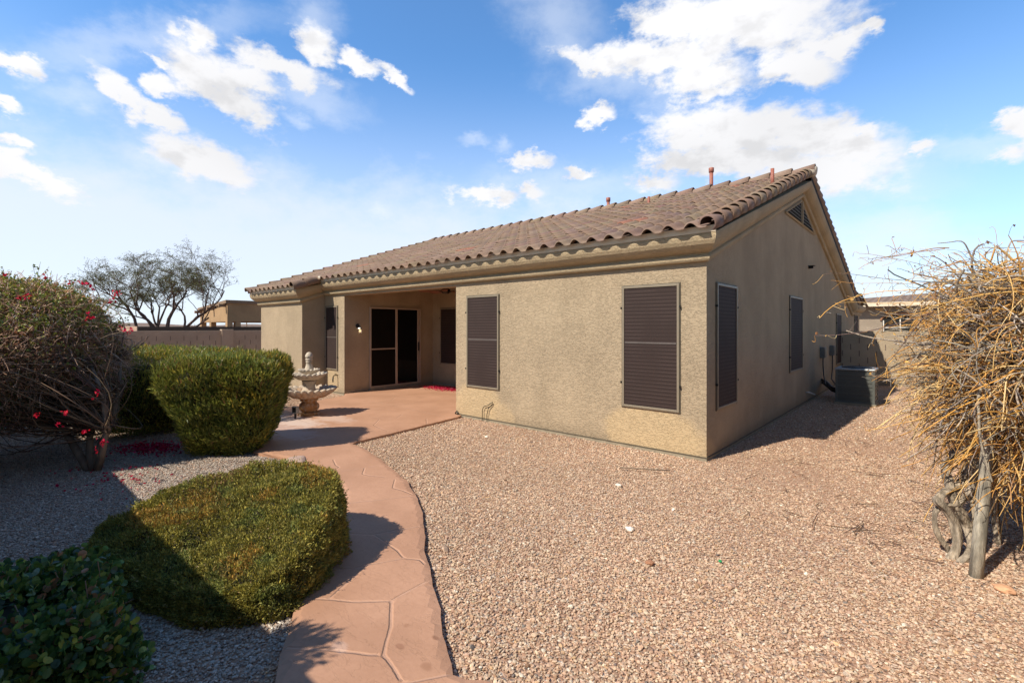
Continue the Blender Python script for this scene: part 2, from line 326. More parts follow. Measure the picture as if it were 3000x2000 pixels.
for a_, b_ in (((XP1 + .004, -.012, .040), (.0, .0, .052)), ((0, -.012, .04), (.012, REARY, .052)), ((XL, -.012, .04), (XP0 - .004, 0, .052)), ((XW, YW - .012, .04), (XL, YW, .052))):
    MB().box(a_, b_).build('weep_screed', m_screed, house)
ft = MB(); ft.box((XP1 + .002, -.006, -.05), (.004, 0.02, .040)); ft.box((-.02, 0.02, -.05), (.006, REARY, .04)); ft.box((XL, -.006, -.05), (XP0 - .002, .02, .04)); ft.box((XW, YW - .006, -.05), (XL, YW + .02, .04))
ft.box((XP0 - .02, .02, 0), (XP0 + .006, YB, .11)); ft.box((XP0, YB - .006, 0), (XP1, YB + .02, .11))
ft.build('footing', m_conc, house)

PROF = [(0, 2.455), (.045, 2.455), (.066, 2.462), (.08, 2.482), (.083, 2.505), (.07, 2.527), (.052, 2.538), (.052, 2.552), (.08, 2.562), (.125, 2.575), (.17, 2.60), (.208, 2.638), (.232, 2.68), (.243, 2.725), (.238, 2.765), (0, 2.80)]
FPROF = [(.18, 2.767), (.247, 2.767), (.247, 2.845), (.18, 2.845)]
def sweep(path, prof, caps=(1, 1), sub=1):
    mb = MB(); vs = []; K = len(prof)
    for (p, o) in path: vs += [(p[0] + o[0] * q, p[1] + o[1] * q, p[2] + z) for q, z in prof]
    fs = [(i * K + k, (i + 1) * K + k, (i + 1) * K + k + 1, i * K + k + 1) for i in range(len(path) - 1) for k in range(K - 1)]
    if caps[0]: fs.append(tuple(range(K)))
    if caps[1]: fs.append(tuple((len(path) - 1) * K + k for k in range(K - 1, -1, -1)))
    mb.add(vs, fs); return mb
FRONT = [((XL + .02, 0, 0), (0, -1)), ((0, 0, 0), (.8, -1))]
RAKE = [((0, 0, 0), (.8, -1)), ((0, APY, SL * APY), (.8, 0)), ((0, 13.55, SL * APY - 2.33), (.8, 0))]
WING = [((XW, 2.5, SL * 2.5), (-.7, 0)), ((XW, YW, -.203), (-.7, -1)), ((XL, YW, -.203), (.8, -1)), ((XL, -.03, 0), (.8, -.2))]
sweep(FRONT, PROF).build('cornice', m_trim, house)
sweep(RAKE, PROF, (0, 1)).build('rake_trim', m_trim, house)
sweep(WING, PROF).build('cornice', m_trim, house)
sweep([((0, 13.3, -.38), (.8, 0)), ((0, 15.85, -.38), (.8, 0)), ((-.6, 15.85, -.38), (0, .6))], PROF).build('cornice', m_trim, house)
sweep(FRONT, FPROF).build('fascia', m_fascia, house)
sweep([((XW - .0, YW, -.203), (-.6, -1)), ((XL, YW, -.203), (.8, -1))], FPROF).build('fascia', m_fascia, house)

# ---- roof
roof = thing('roof', None, None); roof.parent = house
def tilecol(n):
    c = pal([(.25, .176, .134), (.232, .163, .125), (.27, .194, .148), (.236, .162, .122)], [4, 3, 2, 2], n, .055)
    return c
TILECOLS = {}
def tiles(x0, x1, y0, z0, dy, dz, rows, pitch=.27, red=()):
    """rows of S tiles; (y0,z0) the eave, (dy,dz) one row's step; returns V,F,C"""
    nc = int(round((x1 - x0) / pitch)); p = (x1 - x0) / nc; K = 12
    t = np.arange(K) / K
    prof = np.where(t < .62, .066 * np.sin(PI * np.clip(t / .62, 0, 1)) ** .85, -.006 * np.sin(PI * np.clip((t - .62) / .38, 0, 1)))
    Vs, Fs, Cs = [], [], []; base = 0
    nrm = np.array([0, -dz, dy]) / math.hypot(dy, dz) * (1 if dy > 0 else -1)
    if dy < 0: nrm = np.array([0, dz, -dy]) / math.hypot(dy, dz)
    for r in range(rows):
        cc = tilecol(nc)
        for (rr, a, b_) in red:
            if rr == r: cc[a:b_] = (.33, .16, .115)
        X = x0 + (np.arange(nc)[:, None] + np.append(t, 1.0)[None]) * p
        H = np.repeat(np.append(prof, 0)[None], nc, 0)
        jit = rng.normal(size=(nc, 1)) * .0022
        ring = []
        for (u, lift, dn) in ((0, .030, .015), (0, .030, 0), (.5, .020, 0), (1.06, .008, 0)):
            Y = y0 + dy * (r + u)
            Z = z0 + dz * (r + u)
            q = np.stack([X, np.full_like(X, Y), np.full_like(X, Z)], -1)
            q = q + nrm * (H + lift - dn + jit)[..., None]
            ring.append(q)
        V = np.stack(ring, 1)                       # nc,4,K+1,3
        n_, R_, K_ = V.shape[:3]
        i, k = np.meshgrid(np.arange(R_ - 1), np.arange(K_ - 1), indexing='ij')
        f = np.stack([i * K_ + k, i * K_ + k + 1, (i + 1) * K_ + k + 1, (i + 1) * K_ + k], -1).reshape(-1, 4)
        Fs.append((f[None] + (np.arange(n_) * R_ * K_)[:, None, None]).reshape(-1, 4) + base)
        Vs.append(V.reshape(-1, 3)); Cs.append(np.repeat(cc, R_ * K_, 0)); base += n_ * R_ * K_
    return np.concatenate(Vs), np.concatenate(Fs), np.concatenate(Cs)
def barrels(p0, p1, n, r, side, overlap=1.12, drop=0.0):
    """half-round cover tiles from p0 up to p1; side = unit across vector"""
    p0, p1 = np.array(p0, float), np.array(p1, float); st = (p1 - p0) / n
    s = np.array(side, float); d = st / np.linalg.norm(st); up = np.cross(s, d); up = up if up[2] > 0 else -up
    K = 14; th = np.linspace(-.25 - drop, PI + .08, K); Vs, Fs, Cs = [], [], []; base = 0
    for i in range(n):
        a = p0 + st * i; b = a + st * overlap; cc = tilecol(1)
        rings = [(a, r * .84, .020), (a, r * 1.06, .020), (a + (b - a) * .5, r * .94, .006), (b, r * .82, -.014)]
        for (c, rr, lift) in rings:
            Vs.append(c + up * lift + (np.cos(th)[:, None] * s + np.sin(th)[:, None] * up) * rr)
        k = np.arange(K - 1)
        for j in range(3): Fs.append(np.stack([base + j * K + k, base + j * K + k + 1, base + (j + 1) * K + k + 1, base + (j + 1) * K + k], -1))
        Cs.append(np.repeat(cc, 4 * K, 0)); base += 4 * K
    return np.concatenate(Vs), np.concatenate(Fs), np.concatenate(Cs)
def join(parts):
    V, F, C = [], [], []; b = 0
    for v, f, c in parts: V.append(v); F.append(f + b); C.append(c); b += len(v)
    return np.concatenate(V), np.concatenate(F), np.concatenate(C)
m_tile = colmat('clay_roof_tile', .8, 0, .25, bump=.0025, bs=60, noise=.14)
EY, EZ, DYR, DZR = -.34, 2.80, 5.84 / 18, SL * 5.84 / 18
XR0, XR1 = -12.12, .12
DYB, DZB = -8.2 / 25, SL * 0 - (4.815 - 2.45) / 25
V, F, C = join([
    tiles(XR0, XR1, EY, EZ, DYR, DZR, 18, red=((4, 38, 40), (3, 25, 27), (3, 11, 13), (16, 40, 41), (15, 31, 32))),
    tiles(XR0, -9.36, EY - .59, EZ - .2035, .295, .10175, 2)])
np_mesh('tile_field', V, F, m_tile, roof, C, sm=True)
# rear slope: rows run down from the ridge
V, F, C = tiles(XR0, XR1, 13.7, 2.45, -8.2 / 25, (4.815 - 2.45) / 25, 25)
np_mesh('tile_field', V, F, m_tile, roof, C, sm=True)
rk = [barrels((.135, EY - .01, EZ + .025), (.135, APY - .05, EZ + SL * 5.79 + .02), 18, .098, (1, 0, 0), drop=.75),
      barrels((.135, 13.72, 2.445), (.135, APY + .05, 4.825), 25, .098, (1, 0, 0), drop=.75),
      barrels((XR0 - .02, EY - .60, EZ - .185), (XR0 - .02, APY, EZ + SL * 5.84 + .02), 20, .10, (1, 0, 0), drop=.5),
      barrels((-9.33, EY - .60, EZ - .19), (-9.33, EY - .0, EZ + .01), 2, .11, (1, 0, 0), drop=.75)]
for V, F, C in rk: np_mesh('rake_tile', V, F, m_tile, roof, C, sm=True)
V, F, C = barrels((XR1 + .14, APY, 4.845), (XR0 - .1, APY, 4.845), 30, .125, (0, 1, 0))
np_mesh('ridge_tile', V, F, m_tile, roof, C, sm=True)
m_mort = simple('pale_mortar', (.50, .45, .38), .95, bump=.01, bs=30)
MB().tube([(XR1 - .02, APY - .02, 4.83), (XR1 + .13, APY - .02, 4.85), (XR1 + .165, APY - .02, 4.845)], [.115, .11, .08], 16).build('mortar_plug', m_mort, roof, True)
MB().tube([(-9.3, -.30, 2.86), (-9.16, -.25, 2.86)], [.05, .035], 8).build('mortar_plug', m_mort, roof, True)
dk = MB()
dk.quad((XR0, EY + .10, EZ + .028), (XR1, EY + .10, EZ + .028), (XR1, APY, EZ + SL * 5.84 - .008), (XR0, APY, EZ + SL * 5.84 - .008))
dk.quad((XR0, EY - .5, EZ - .172), (-9.36, EY - .5, EZ - .172), (-9.36, EY + .12, EZ + .03), (XR0, EY + .12, EZ + .03))
dk.quad((XR1 + .07, 13.7, 2.44), (XR0, 13.7, 2.44), (XR0, APY, 4.806), (XR1 + .07, APY, 4.806))
dk.quad((XR1 + .07, 13.7, 2.44), (XR1 + .07, APY, 4.806), (XR1 + .07, APY, 4.60), (XR1 + .07, 13.7, 2.23))
dk.quad((XR0, 13.7, 2.44), (XR1, 13.7, 2.44), (XR1, 15.9, 2.35), (XR0, 15.9, 2.35))
dk.build('roof_deck', m_dark, roof)
V, F, C = tiles(-1.5, .26, 15.95, 2.38, -.33, .055, 7, .2); np_mesh('tile_field', V, F, m_tile, roof, C, sm=True)
m_pipe = simple('terracotta_paint', (.34, .12, .085), .55, var=.15, vs=20)
for (x, y, z, h_, r_, cap) in ((-2.064, 6.2, 4.55, 1.03, .045, 1), (-4.965, 6.2, 4.55, .81, .045, 1), (-.21, 4.08, 4.25, .40, .032, 0), (-2.94, 4.57, 4.42, .29, .03, 0)):
    pb = MB(); pb.tube([(x, y, z), (x, y, z + h_)], r_, 14)
    if cap:
        cp = pb; cp.tube([(x, y, z + h_ - .10), (x, y, z + h_ - .09), (x, y, z + h_ + .012), (x, y, z + h_ + .02)], [r_ + .002, r_ + .016, r_ + .018, r_ + .004], 14)
    pb.build('vent_pipe', m_pipe, roof, True)
# ---- gable vent
gv = MB(); a, l_, r_ = (5.49, 4.27), (4.06, 3.79), (6.95, 3.79)
gv.add([(.006, l_[0], l_[1]), (.006, r_[0], r_[1]), (.006, a[0], a[1])], [(0, 1, 2)]); vent = gv.build('gable_vent', m_dark, house)
fr = MB()
for p, q in ((l_, r_), (l_, a), (a, r_)): fr.tube([(.018, *p), (.018, *q)], .022, 4)
fr.box((.008, 5.465, 3.79), (.045, 5.52, 4.26)); fr.build('vent_frame', m_trim, vent)
lv = MB()
for i in range(6):
    z = 3.85 + i * .068; f = (4.27 - z) / .48; y0, y1 = 5.49 - 1.43 * f + .05, 5.49 + 1.46 * f - .05
    lv.add([(.008, y0, z + .03), (.008, y1, z + .03), (.034, y1, z - .004), (.034, y0, z - .004), (.034, y0, z + .006), (.034, y1, z + .006)], [(0, 1, 2, 3), (3, 2, 5, 4), (4, 5, 1, 0)])
lv.build('louvre', simple('grey_louvre_paint', (.26, .23, .19), .6), vent)

# ---- windows: plane 'f' on y = const facing -y, plane 'g' on x = const facing +x
def window(pl, c, a0, a1, z0, z1, bar=None, label=None, scr=True, fm=None):
    fm = fm or m_frame
    def B(mb, u0, u1, w0, w1, d0, d1):
        if pl == 'f': mb.box((u0, c - d1, w0), (u1, c - d0, w1))
        else: mb.box((c + d0, u0, w0), (c + d1, u1, w1))
    s = MB(); B(s, a0 + .025, a1 - .025, z0 + .025, z1 - .025, .001, .014)
    wn = s.build('window', m_screen, house)
    if label: wn['label'] = label
    f = MB(); t = .03
    B(f, a0, a0 + t, z0, z1, .001, .026); B(f, a1 - t, a1, z0, z1, .001, .026); B(f, a0 + t, a1 - t, z0, z0 + t, .001, .025); B(f, a0 + t, a1 - t, z1 - t, z1, .001, .025)
    f.build('frame', fm, wn, bevel=.003)
    k = MB(); B(k, a0 - .012, a0 + .001, z0 - .012, z1 + .012, .0005, .012); B(k, a1 - .001, a1 + .012, z0 - .012, z1 + .012, .0005, .012); B(k, a0, a1, z1 - .001, z1 + .012, .0005, .012)
    k.build('caulk_shadow_gap', m_screed, wn)
    if bar:
        q = MB(); B(q, a0 + .04, a1 - .04, bar - .011, bar + .011, .012, .019); q.build('sash_bar', m_bar, wn)
    for u in (a0 - .012, a1 + .012):
        for zz in (z0 + (z1 - z0) * .2, z0 + (z1 - z0) * .82):
            q = MB(); B(q, u - .008, u + .008, zz - .014, zz + .014, .001, .034); q.build('clip', m_black, wn)
    return wn
window('f', 0, -1.138, -.335, .562, 2.207, 1.44, 'wide dark screened window near the house corner')
window('f', 0, -4.273, -3.478, .577, 2.205, 1.43, 'narrow dark screened window beside the patio opening')
window('f', 0, -9.50, -8.90, .588, 2.17, 1.40, 'tall narrow screened window left of the patio')
window('g', 0, .33, 1.15, .59, 2.215)
window('g', 0, 4.43, 5.588, .776, 2.25)
window('g', 0, 10.2, 11.1, .59, 2.03)
window('g', 0, 14.2, 15.1, 1.0, 2.08)
window('f', YB, -8.25, -6.9, .631, 2.175, None, 'blind covered window in the back wall of the patio')
# ---- sliding door in the x = XP0 wall
m_glass, t, b = newmat('dark_door_glass')
b.inputs['Base Color'].default_value = (.006, .006, .006, 1); b.inputs['Roughness'].default_value = .03; b.inputs['Specular IOR Level'].default_value = .35
m_mesh = simple('black_insect_screen', (.007, .006, .005), .5, var=.3, vs=300, spec=.12)
d0, d1, dm, z0, z1 = .68, 2.26, 1.47, .12, 2.155
g = MB(); g.box((XP0 + .001, dm, z0 + .03), (XP0 + .012, d1 - .07, z1 - .03)); door = g.build('sliding_door', m_glass, house)
g = MB(); g.box((XP0 + .001, d0 + .03, z0 + .03), (XP0 + .022, dm - .001, z1 - .03)); g.build('screen_panel', m_mesh, door)
g = MB()
for (u0, u1, w0, w1, dd_) in ((d0, d0 + .03, z0, z1, .05), (d1 - .03, d1, z0, z1, .05), (d0 + .03, d1 - .03, z1 - .035, z1, .049), (d0 + .03, d1 - .03, z0, z0 + .035, .052), (dm - .03, dm + .03, z0 + .035, z1 - .035, .040), (d1 - .10, d1 - .05, z0 + .035, z1 - .035, .030), (d0 + .03, dm - .03, 1.075, 1.105, .033)):
    g.box((XP0 + .001, u0, w0), (XP0 + dd_, u1, w1))
g.build('frame', m_frame_pink, door, bevel=.003)
g = MB(); g.box((XP0 + .031, d1 - .09, 1.0), (XP0 + .06, d1 - .06, 1.24)); g.build('handle', m_black, door, bevel=.006)
g = MB(); g.box((XP0, d0, .045), (XP0 + .06, d1, .118)); g.build('sill', m_conc, door)
# ------------------------------------------------------------------ fixtures
t_ = thing('wall_lantern', 'small lit glass lantern on the patio side wall by the sliding door', 'lamp', (XP0, .35, 1.68))
g = MB(); g.tube([(0, 0, -.0), (.025, 0, 0)], .055, 14); g.tube([(.02, 0, 0), (.07, 0, .03), (.12, 0, .02), (.12, 0, -.04)], .012, 8); g.build('bracket', m_black, t_, True)
g = MB(); g.tube([(.12, 0, -.03), (.12, 0, -.045), (.12, 0, -.07)], [.02, .05, .062], 6); g.build('cap', simple('aged_pewter', (.22, .21, .2), .4, .8), t_)
mg, t, b = newmat('clear_lantern_glass'); b.inputs['Transmission Weight'].default_value = .9; b.inputs['Roughness'].default_value = .08; b.inputs['Base Color'].default_value = (.95, .85, .7, 1)
g = MB(); g.tube([(.12, 0, -.072), (.12, 0, -.18)], [.055, .044], 6); g.build('lamp_glass', mg, t_)
mb_, t, b = newmat('warm_bulb'); b.inputs['Emission Color'].default_value = (1, .72, .35, 1); b.inputs['Emission Strength'].default_value = 1.3
g = MB(); g.lathe([(.001, -.15), (.014, -.145), (.019, -.125), (.014, -.10), (.008, -.085), (.001, -.083)], 10, (.12, 0, 0)); g.build('bulb', mb_, t_, True)
t_ = thing('ceiling_fan', 'brown bladed fan hanging from the patio ceiling', 'fan', (-6.5, 1.4, 2.70))
m_fanw = simple('reddish_wood_blade', (.20, .075, .04), .45, var=.25, vs=6, stretch=(1, 8, 1))
m_fanm = simple('bronze_metal', (.05, .035, .025), .35, .6)
g = MB(); g.lathe([(.001, 0), (.065, 0), (.06, -.03), (.013, -.05), (.013, -.13), (.07, -.14), (.11, -.17), (.115, -.22), (.08, -.26), (.05, -.27), (.001, -.272)], 20); g.build('motor', m_fanm, t_, True)
for k in range(5):
    a = 2 * PI * k / 5 + .5
    g = MB(); c_, s_ = math.cos(a), math.sin(a)
    def P_(u, v, z): return (c_ * u - s_ * v, s_ * u + c_ * v, z)
    vs = []
    for z in (-.225, -.217):
        for (u, v) in ((.17, -.045), (.34, -.065), (.6, -.07), (.645, -.03), (.645, .03), (.6, .07), (.34, .065), (.17, .045)): vs.append(P_(u, v, z + v * .18))
    fs = [tuple(range(7, -1, -1)), tuple(range(8, 16))] + [(i, (i + 1) % 8, 8 + (i + 1) % 8, 8 + i) for i in range(8)]
    g.add(vs, fs); g.build('blade', m_fanw, t_)
    g = MB(); g.tube([P_(.09, 0, -.21), P_(.2, 0, -.214)], .014, 6); g.build('blade_arm', m_fanm, t_)
# hose tap
t_ = thing('hose_tap', 'brass and black outdoor tap low on the wall right of the tall window', 'tap', (-8.93, 0, .47))
m_brass = simple('weathered_brass', (.16, .12, .07), .45, .6)
g = MB(); g.tube([(0, 0, 0), (0, -.07, 0), (0, -.10, -.01), (0, -.115, -.05)], [.014, .016, .014, .016], 8); g.tube([(0, -.045, 0), (0, -.045, .04)], .008, 6); g.tube([(-.035, -.045, .042), (.035, -.045, .042)], .008, 6); g.build('valve', m_brass, t_, True)
g = MB(); g.tube([(0, -.115, -.05), (0, -.118, -.12), (.01, -.12, -.17)], [.018, .017, .012], 8); g.build('vacuum_breaker', m_black, t_, True)
# spotlight box by the fountain
t_ = thing('junction_box', 'small grey electrical box on a stub beside the fountain foot', 'electrical box', (-6.33, -2.2, .045), R(25))
g = MB(); g.tube([(0, 0, 0), (0, 0, .10)], .018, 8); g.build('stub', m_black, t_)
g = MB(); g.box((-.05, -.03, .09), (.05, .03, .215)); bx = g.build('box', simple('galvanised_grey', (.33, .36, .36), .4, .5), t_, bevel=.006)
g = MB(); g.box((-.035, -.034, .11), (.035, -.0305, .195)); g.build('cover_plate', m_black, t_)
# disconnect boxes and pipes on the gable wall
m_box = simple('grey_enclosure_paint', (.13, .13, .12), .5)
for y_, lb, yy in ((7.79, 'grey disconnect box on the shaded side wall, the nearer of two', .6), (9.2, 'grey disconnect box on the shaded side wall, closer to the far window', .3)):
    t_ = thing('disconnect_box', lb, 'electrical box', (0, y_, 1.04), group='electrical boxes above the cooling unit')
    g = MB(); g.box((0, -.13, -.14), (.10, .13, .12)); g.build('enclosure', m_box, t_, bevel=.008)
    g = MB(); g.box((.10, -.11, -.12), (.112, .11, .10)); g.build('door', m_box, t_, bevel=.003)
    g = MB(); g.tube([(.05, 0, -.14), (.05, 0, -.30), (.07, -.05, -.55), (.16, -.35 * yy * 2, -.74), (.45, -.75, -.80)] if yy > .5 else [(.05, 0, -.14), (.05, 0, -.5), (.10, -.5, -.72), (.42, -1.9, -.80)], .014, 8); g.build('conduit', m_black, t_, True)
t_ = thing('refrigerant_line', 'black insulated pipes running from the wall base to the cooling unit', 'pipe')
g = MB(); g.tube([(0, 7.9, .36), (.12, 7.7, .33), (.3, 7.3, .24), (.5, 7.05, .2)], .035, 8); g.tube([(0, 8.0, .28), (.12, 7.75, .25), (.3, 7.35, .17), (.5, 7.1, .14)], .03, 8); g.build('insulated_pipe', m_black, t_, True)
t_ = thing('drain_pipe', 'short white drain elbow at the foot of the shaded side wall', 'pipe')
g = MB(); g.tube([(0, 6.0, .24), (.07, 6.0, .24), (.10, 6.05, .22), (.10, 6.4, .16)], .016, 8); g.build('elbow', simple('white_pvc', (.6, .58, .54), .5), t_, True)
t_ = thing('wall_spout', 'small dark stub projecting high on the shaded gable wall', 'vent')
g = MB(); g.tube([(0, 6.3, 2.97), (.09, 6.3, 2.97)], .03, 8); g.box((.0, 6.24, 2.995), (.12, 6.36, 3.005)); g.build('spout', m_dark, t_)
tag(MB().tube([(-3.85, -.04, .0), (-3.85, -.035, .20), (-3.82, -.03, .26), (-3.70, -.03, .30), (-3.61, -.03, .36), (-3.62, -.025, .32), (-3.71, -.03, .24), (-3.74, -.035, .12), (-3.72, -.05, 0)], .006, 6).build('cable_loop', m_black, None, True), 'thin black cable loop rising from gravel under the narrow window', 'cable')
tag(MB().tube([(-4.56, -.03, .0), (-4.55, -.035, .07), (-4.52, -.03, .10), (-4.49, -.035, .06), (-4.49, -.04, .0)], .012, 6).build('irrigation_stub', m_black, None, True), 'short black irrigation tube at the wall corner beside the patio', 'pipe')

# ---- air conditioner
t_ = thing('air_conditioner', 'grey louvred outdoor cooling unit beside the shaded side wall', 'air conditioner', (.83, 6.70, 0))
m_ac = simple('grey_green_steel', (.13, .14, .13), .45, .3); m_acl = simple('pale_grey_steel', (.30, .32, .33), .4, .4)
m_cond, tt, bb = newmat('condenser_coil')
co = node(tt, 'ShaderNodeTexCoord').outputs['Object']; sp = node(tt, 'ShaderNodeSeparateXYZ', {0: co})
xx = math_(tt, 'ADD', sp.outputs[0], sp.outputs[1]); fr_ = math_(tt, 'FRACT', math_(tt, 'MULTIPLY', xx, 70)); fz = math_(tt, 'FRACT', math_(tt, 'MULTIPLY', sp.outputs[2], 45))
mk = math_(tt, 'MAXIMUM', smooth(tt, fr_, .5, .8), smooth(tt, fz, .6, .8))
tt.links.new(mix(tt, mk, (.02, .022, .02), (.15, .16, .145)), bb.inputs['Base Color']); bb.inputs['Roughness'].default_value = .5
g = MB(); g.box((-.36, -.38, 0), (.36, .38, .05)); g.build('pad', m_conc, t_)
g = MB(); g.box((-.33, -.35, .06), (.33, .35, .72)); g.build('coil', m_cond, t_)
g = MB()
for x in (-.34, .30): 
    for y in (-.36, .32): g.box((x, y, .05), (x + .04, y + .04, .73))
g.box((-.343, -.363, .05), (.343, .363, .085)); 
for i in range(1, 8):
    z = .085 + i * .08; g.box((-.30, -.362, z), (.30, -.354, z + .010)); g.box((.334, -.32, z), (.342, .32, z + .010))
g.build('cabinet', m_ac, t_)
g = MB(); g.box((-.352, -.372, .73), (.352, .372, .775)); g.build('top_rim', m_acl, t_, bevel=.012)
g = MB(); g.lathe([(.05, .79), (.05, .80), (.27, .79), (.27, .777)], 28)
for k in range(24):
    a = 2 * PI * k / 24; g.tube([(.05 * math.cos(a), .05 * math.sin(a), .797), (.27 * math.cos(a), .27 * math.sin(a), .787)], .004, 4)
for rr in (.11, .17, .23): g.tube([(rr * math.cos(2 * PI * k / 24), rr * math.sin(2 * PI * k / 24), .794) for k in range(25)], .004, 4)
g.build('fan_grille', m_black, t_)

# ---- fountain
m_st, t, b = newmat('weathered_cast_stone')
co = node(t, 'ShaderNodeTexCoord').outputs['Object']; sp = node(t, 'ShaderNodeSeparateXYZ', {0: co})
nz = node(t, 'ShaderNodeTexNoise', {'Vector': co, 'Scale': 9, 'Detail': 7, 'Roughness': .65}).outputs['Fac']
ns = node(t, 'ShaderNodeTexNoise', {'Vector': node(t, 'ShaderNodeMapping', {'Vector': co, 'Scale': (1, 1, .25)}).outputs[0], 'Scale': 16, 'Detail': 4}).outputs['Fac']
nrm_ = node(t, 'ShaderNodeNewGeometry').outputs['Normal']; nzz = node(t, 'ShaderNodeSeparateXYZ', {0: nrm_}).outputs[2]
rust = math_(t, 'MULTIPLY', smooth(t, math_(t, 'ADD', sp.outputs[2], math_(t, 'MULTIPLY', nz, .25)), .44, .66, 1, 0), smooth(t, ns, .36, .60, .25, 1))
c = mix(t, smooth(t, nz, .3, .7), (.60, .52, .42), (.42, .36, .29)); c = mix(t, rust, c, (.40, .20, .075)); c = mix(t, smooth(t, nz, .60, .72, 0, .5), c, (.16, .13, .10))
t.links.new(c, b.inputs['Base Color']); b.inputs['Roughness'].default_value = .9; setbump(t, b, nz, .012)
ftn = thing('fountain', 'three tiered scalloped stone garden fountain standing on the patio', 'fountain', (-6.52, -1.86, .045))
def bowl(R_, zr, zb, rb, n):
    def wv(j, a):
        k = (1 + math.cos(n * a)) / 2
        amp = [.0, .3, .7, 1.0, 1.15, 1.0, .7, .3, 0][min(j, 8)]
        return ((abs(math.sin(n * a / 2)) - .6) * .075 * R_ / .45 * amp, (abs(math.sin(n * a / 2)) - .6) * .036 * R_ / .45 * amp)
    hh = zr - zb
    g = MB(); g.lathe([(rb, zb), (rb + (R_ - rb) * .45, zb + hh * .16), (rb + (R_ - rb) * .80, zb + hh * .52), (R_ * .98, zb + hh * .84), (R_ * 1.02, zr), (R_ * .94, zr + .012), (R_ * .80, zb + hh * .72), (R_ * .5, zb + hh * .45), (.01, zb + hh * .38)], n * 6, wave=wv)
    return g
mud = math.sqrt
g = MB(); g.lathe([(.01, 0), (.205, 0), (.21, .02), (.20, .05), (.16, .055), (.01, .056)], 8); g.build('base_slab', m_st, ftn, bevel=.008)
g = MB(); g.lathe([(.12, .055), (.135, .07), (.165, .10), (.185, .14), (.18, .18), (.15, .215), (.128, .235), (.135, .25), (.155, .262), (.16, .285), (.15, .297)], 40,
                  wave=lambda j, a: (.012 * math.sin(4 * a) * (1 if 2 <= j <= 5 else 0), 0))
for k in range(4):
    a = PI / 4 + k * PI / 2 - .6
    for q in range(7):
        b_ = 2 * PI * q / 6; rr = .028 if q < 6 else 0
        cc = Vector((math.cos(a) * .178 - math.sin(a) * rr * math.cos(b_), math.sin(a) * .178 + math.cos(a) * rr * math.cos(b_), .15 + rr * math.sin(b_)))
        g.tube([cc - Vector((math.cos(a), math.sin(a), 0)) * .012, cc + Vector((math.cos(a), math.sin(a), 0)) * .012], [.02, .011], 8)
g.build('pedestal', m_st, ftn, True)
bowl(.455, .475, .297, .15, 24).build('basin', m_st, ftn, True)
g = MB(); g.lathe([(.13, .40), (.135, .44), (.11, .47), (.098, .52), (.102, .57), (.12, .60), (.125, .625), (.10, .632)], 28, wave=lambda j, a: (.004 * math.cos(14 * a), 0)); g.build('column', m_st, ftn, True)
bowl(.30, .748, .632, .10, 20).build('middle_bowl', m_st, ftn, True)
g = MB(); g.lathe([(.07, .68), (.06, .72), (.07, .745)], 20); g.build('column', m_st, ftn, True)
bowl(.18, .825, .745, .07, 16).build('top_bowl', m_st, ftn, True)
g = MB(); g.lathe([(.085, .78), (.075, .84), (.055, .90), (.048, .95), (.06, .965), (.058, .98), (.045, .985), (.062, .995), (.064, 1.025), (.05, 1.035)], 28, wave=lambda j, a: (.005 * math.cos(12 * a) * (j < 4), 0))
g.lathe([(.045, 1.03), (.066, 1.05), (.068, 1.075), (.06, 1.10), (.045, 1.125), (.03, 1.14), (.001, 1.148)], 24, wave=lambda j, a: (.006 * math.cos(8 * a + PI * (j % 2)), 0)); g.build('finial', m_st, ftn, True)
# ------------------------------------------------------------------ ground
def noisef(t, co, scale, detail=3, rough=.6, out='Fac'): return node(t, 'ShaderNodeTexNoise', {'Vector': co, 'Scale': scale, 'Detail': detail, 'Roughness': rough}).outputs[out]
m_grd, t, b = newmat('desert_gravel_bed')
co = node(t, 'ShaderNodeTexCoord').outputs['Object']
v1 = node(t, 'ShaderNodeTexVoronoi', {'Vector': co, 'Scale': 46, 'Randomness': 1}); v2 = node(t, 'ShaderNodeTexVoronoi', {'Vector': co, 'Scale': 95})
vc = node(t, 'ShaderNodeSeparateColor', {0: v1.outputs['Color']})
c = mix(t, smooth(t, vc.outputs[0], .1, .9), (.35, .20, .13), (.56, .38, .27)); c = mix(t, smooth(t, vc.outputs[1], .86, .95), c, (.17, .14, .13)); c = mix(t, smooth(t, vc.outputs[2], .88, .95), c, (.70, .60, .50))
c = mix(t, smooth(t, v1.outputs['Distance'], .35, .75, 0, .5), c, (.30, .20, .145))
big = noisef(t, co, .8, 4); c = mix(t, smooth(t, big, .48, .70, 0, .4), c, (.45, .28, .19))
q = node(t, 'ShaderNodeMapping', {'Vector': co, 'Location': (1.15, 1.0, 0), 'Scale': (1.6, 3.6, 1)}, vector_type='TEXTURE').outputs[0]
dm = math_(t, 'ADD', node(t, 'ShaderNodeVectorMath', {0: q}, operation='LENGTH').outputs['Value'], math_(t, 'MULTIPLY', math_(t, 'SUBTRACT', big, .5), .8))
c = mix(t, smooth(t, dm, .2, 1.1, .8, 0), c, mix(t, noisef(t, co, 22, 6), (.36, .205, .13), (.54, .345, .235)))
t.links.new(c, b.inputs['Base Color']); b.inputs['Roughness'].default_value = .95
hh = math_(t, 'ADD', math_(t, 'MULTIPLY', v1.outputs['Distance'], -1), math_(t, 'MULTIPLY', v2.outputs['Distance'], -.4)); setbump(t, b, hh, .012)
g = MB(); N_ = 24
xs = [-400, -60, -20] + [-14 + i * 1.0 for i in range(24)] + [14, 40, 400]; ys = [-400, -40, -12] + [-8 + i * 1.0 for i in range(24)] + [22, 60, 600]
vs = [(x, y, -.002) for y in ys for x in xs]; nx = len(xs)
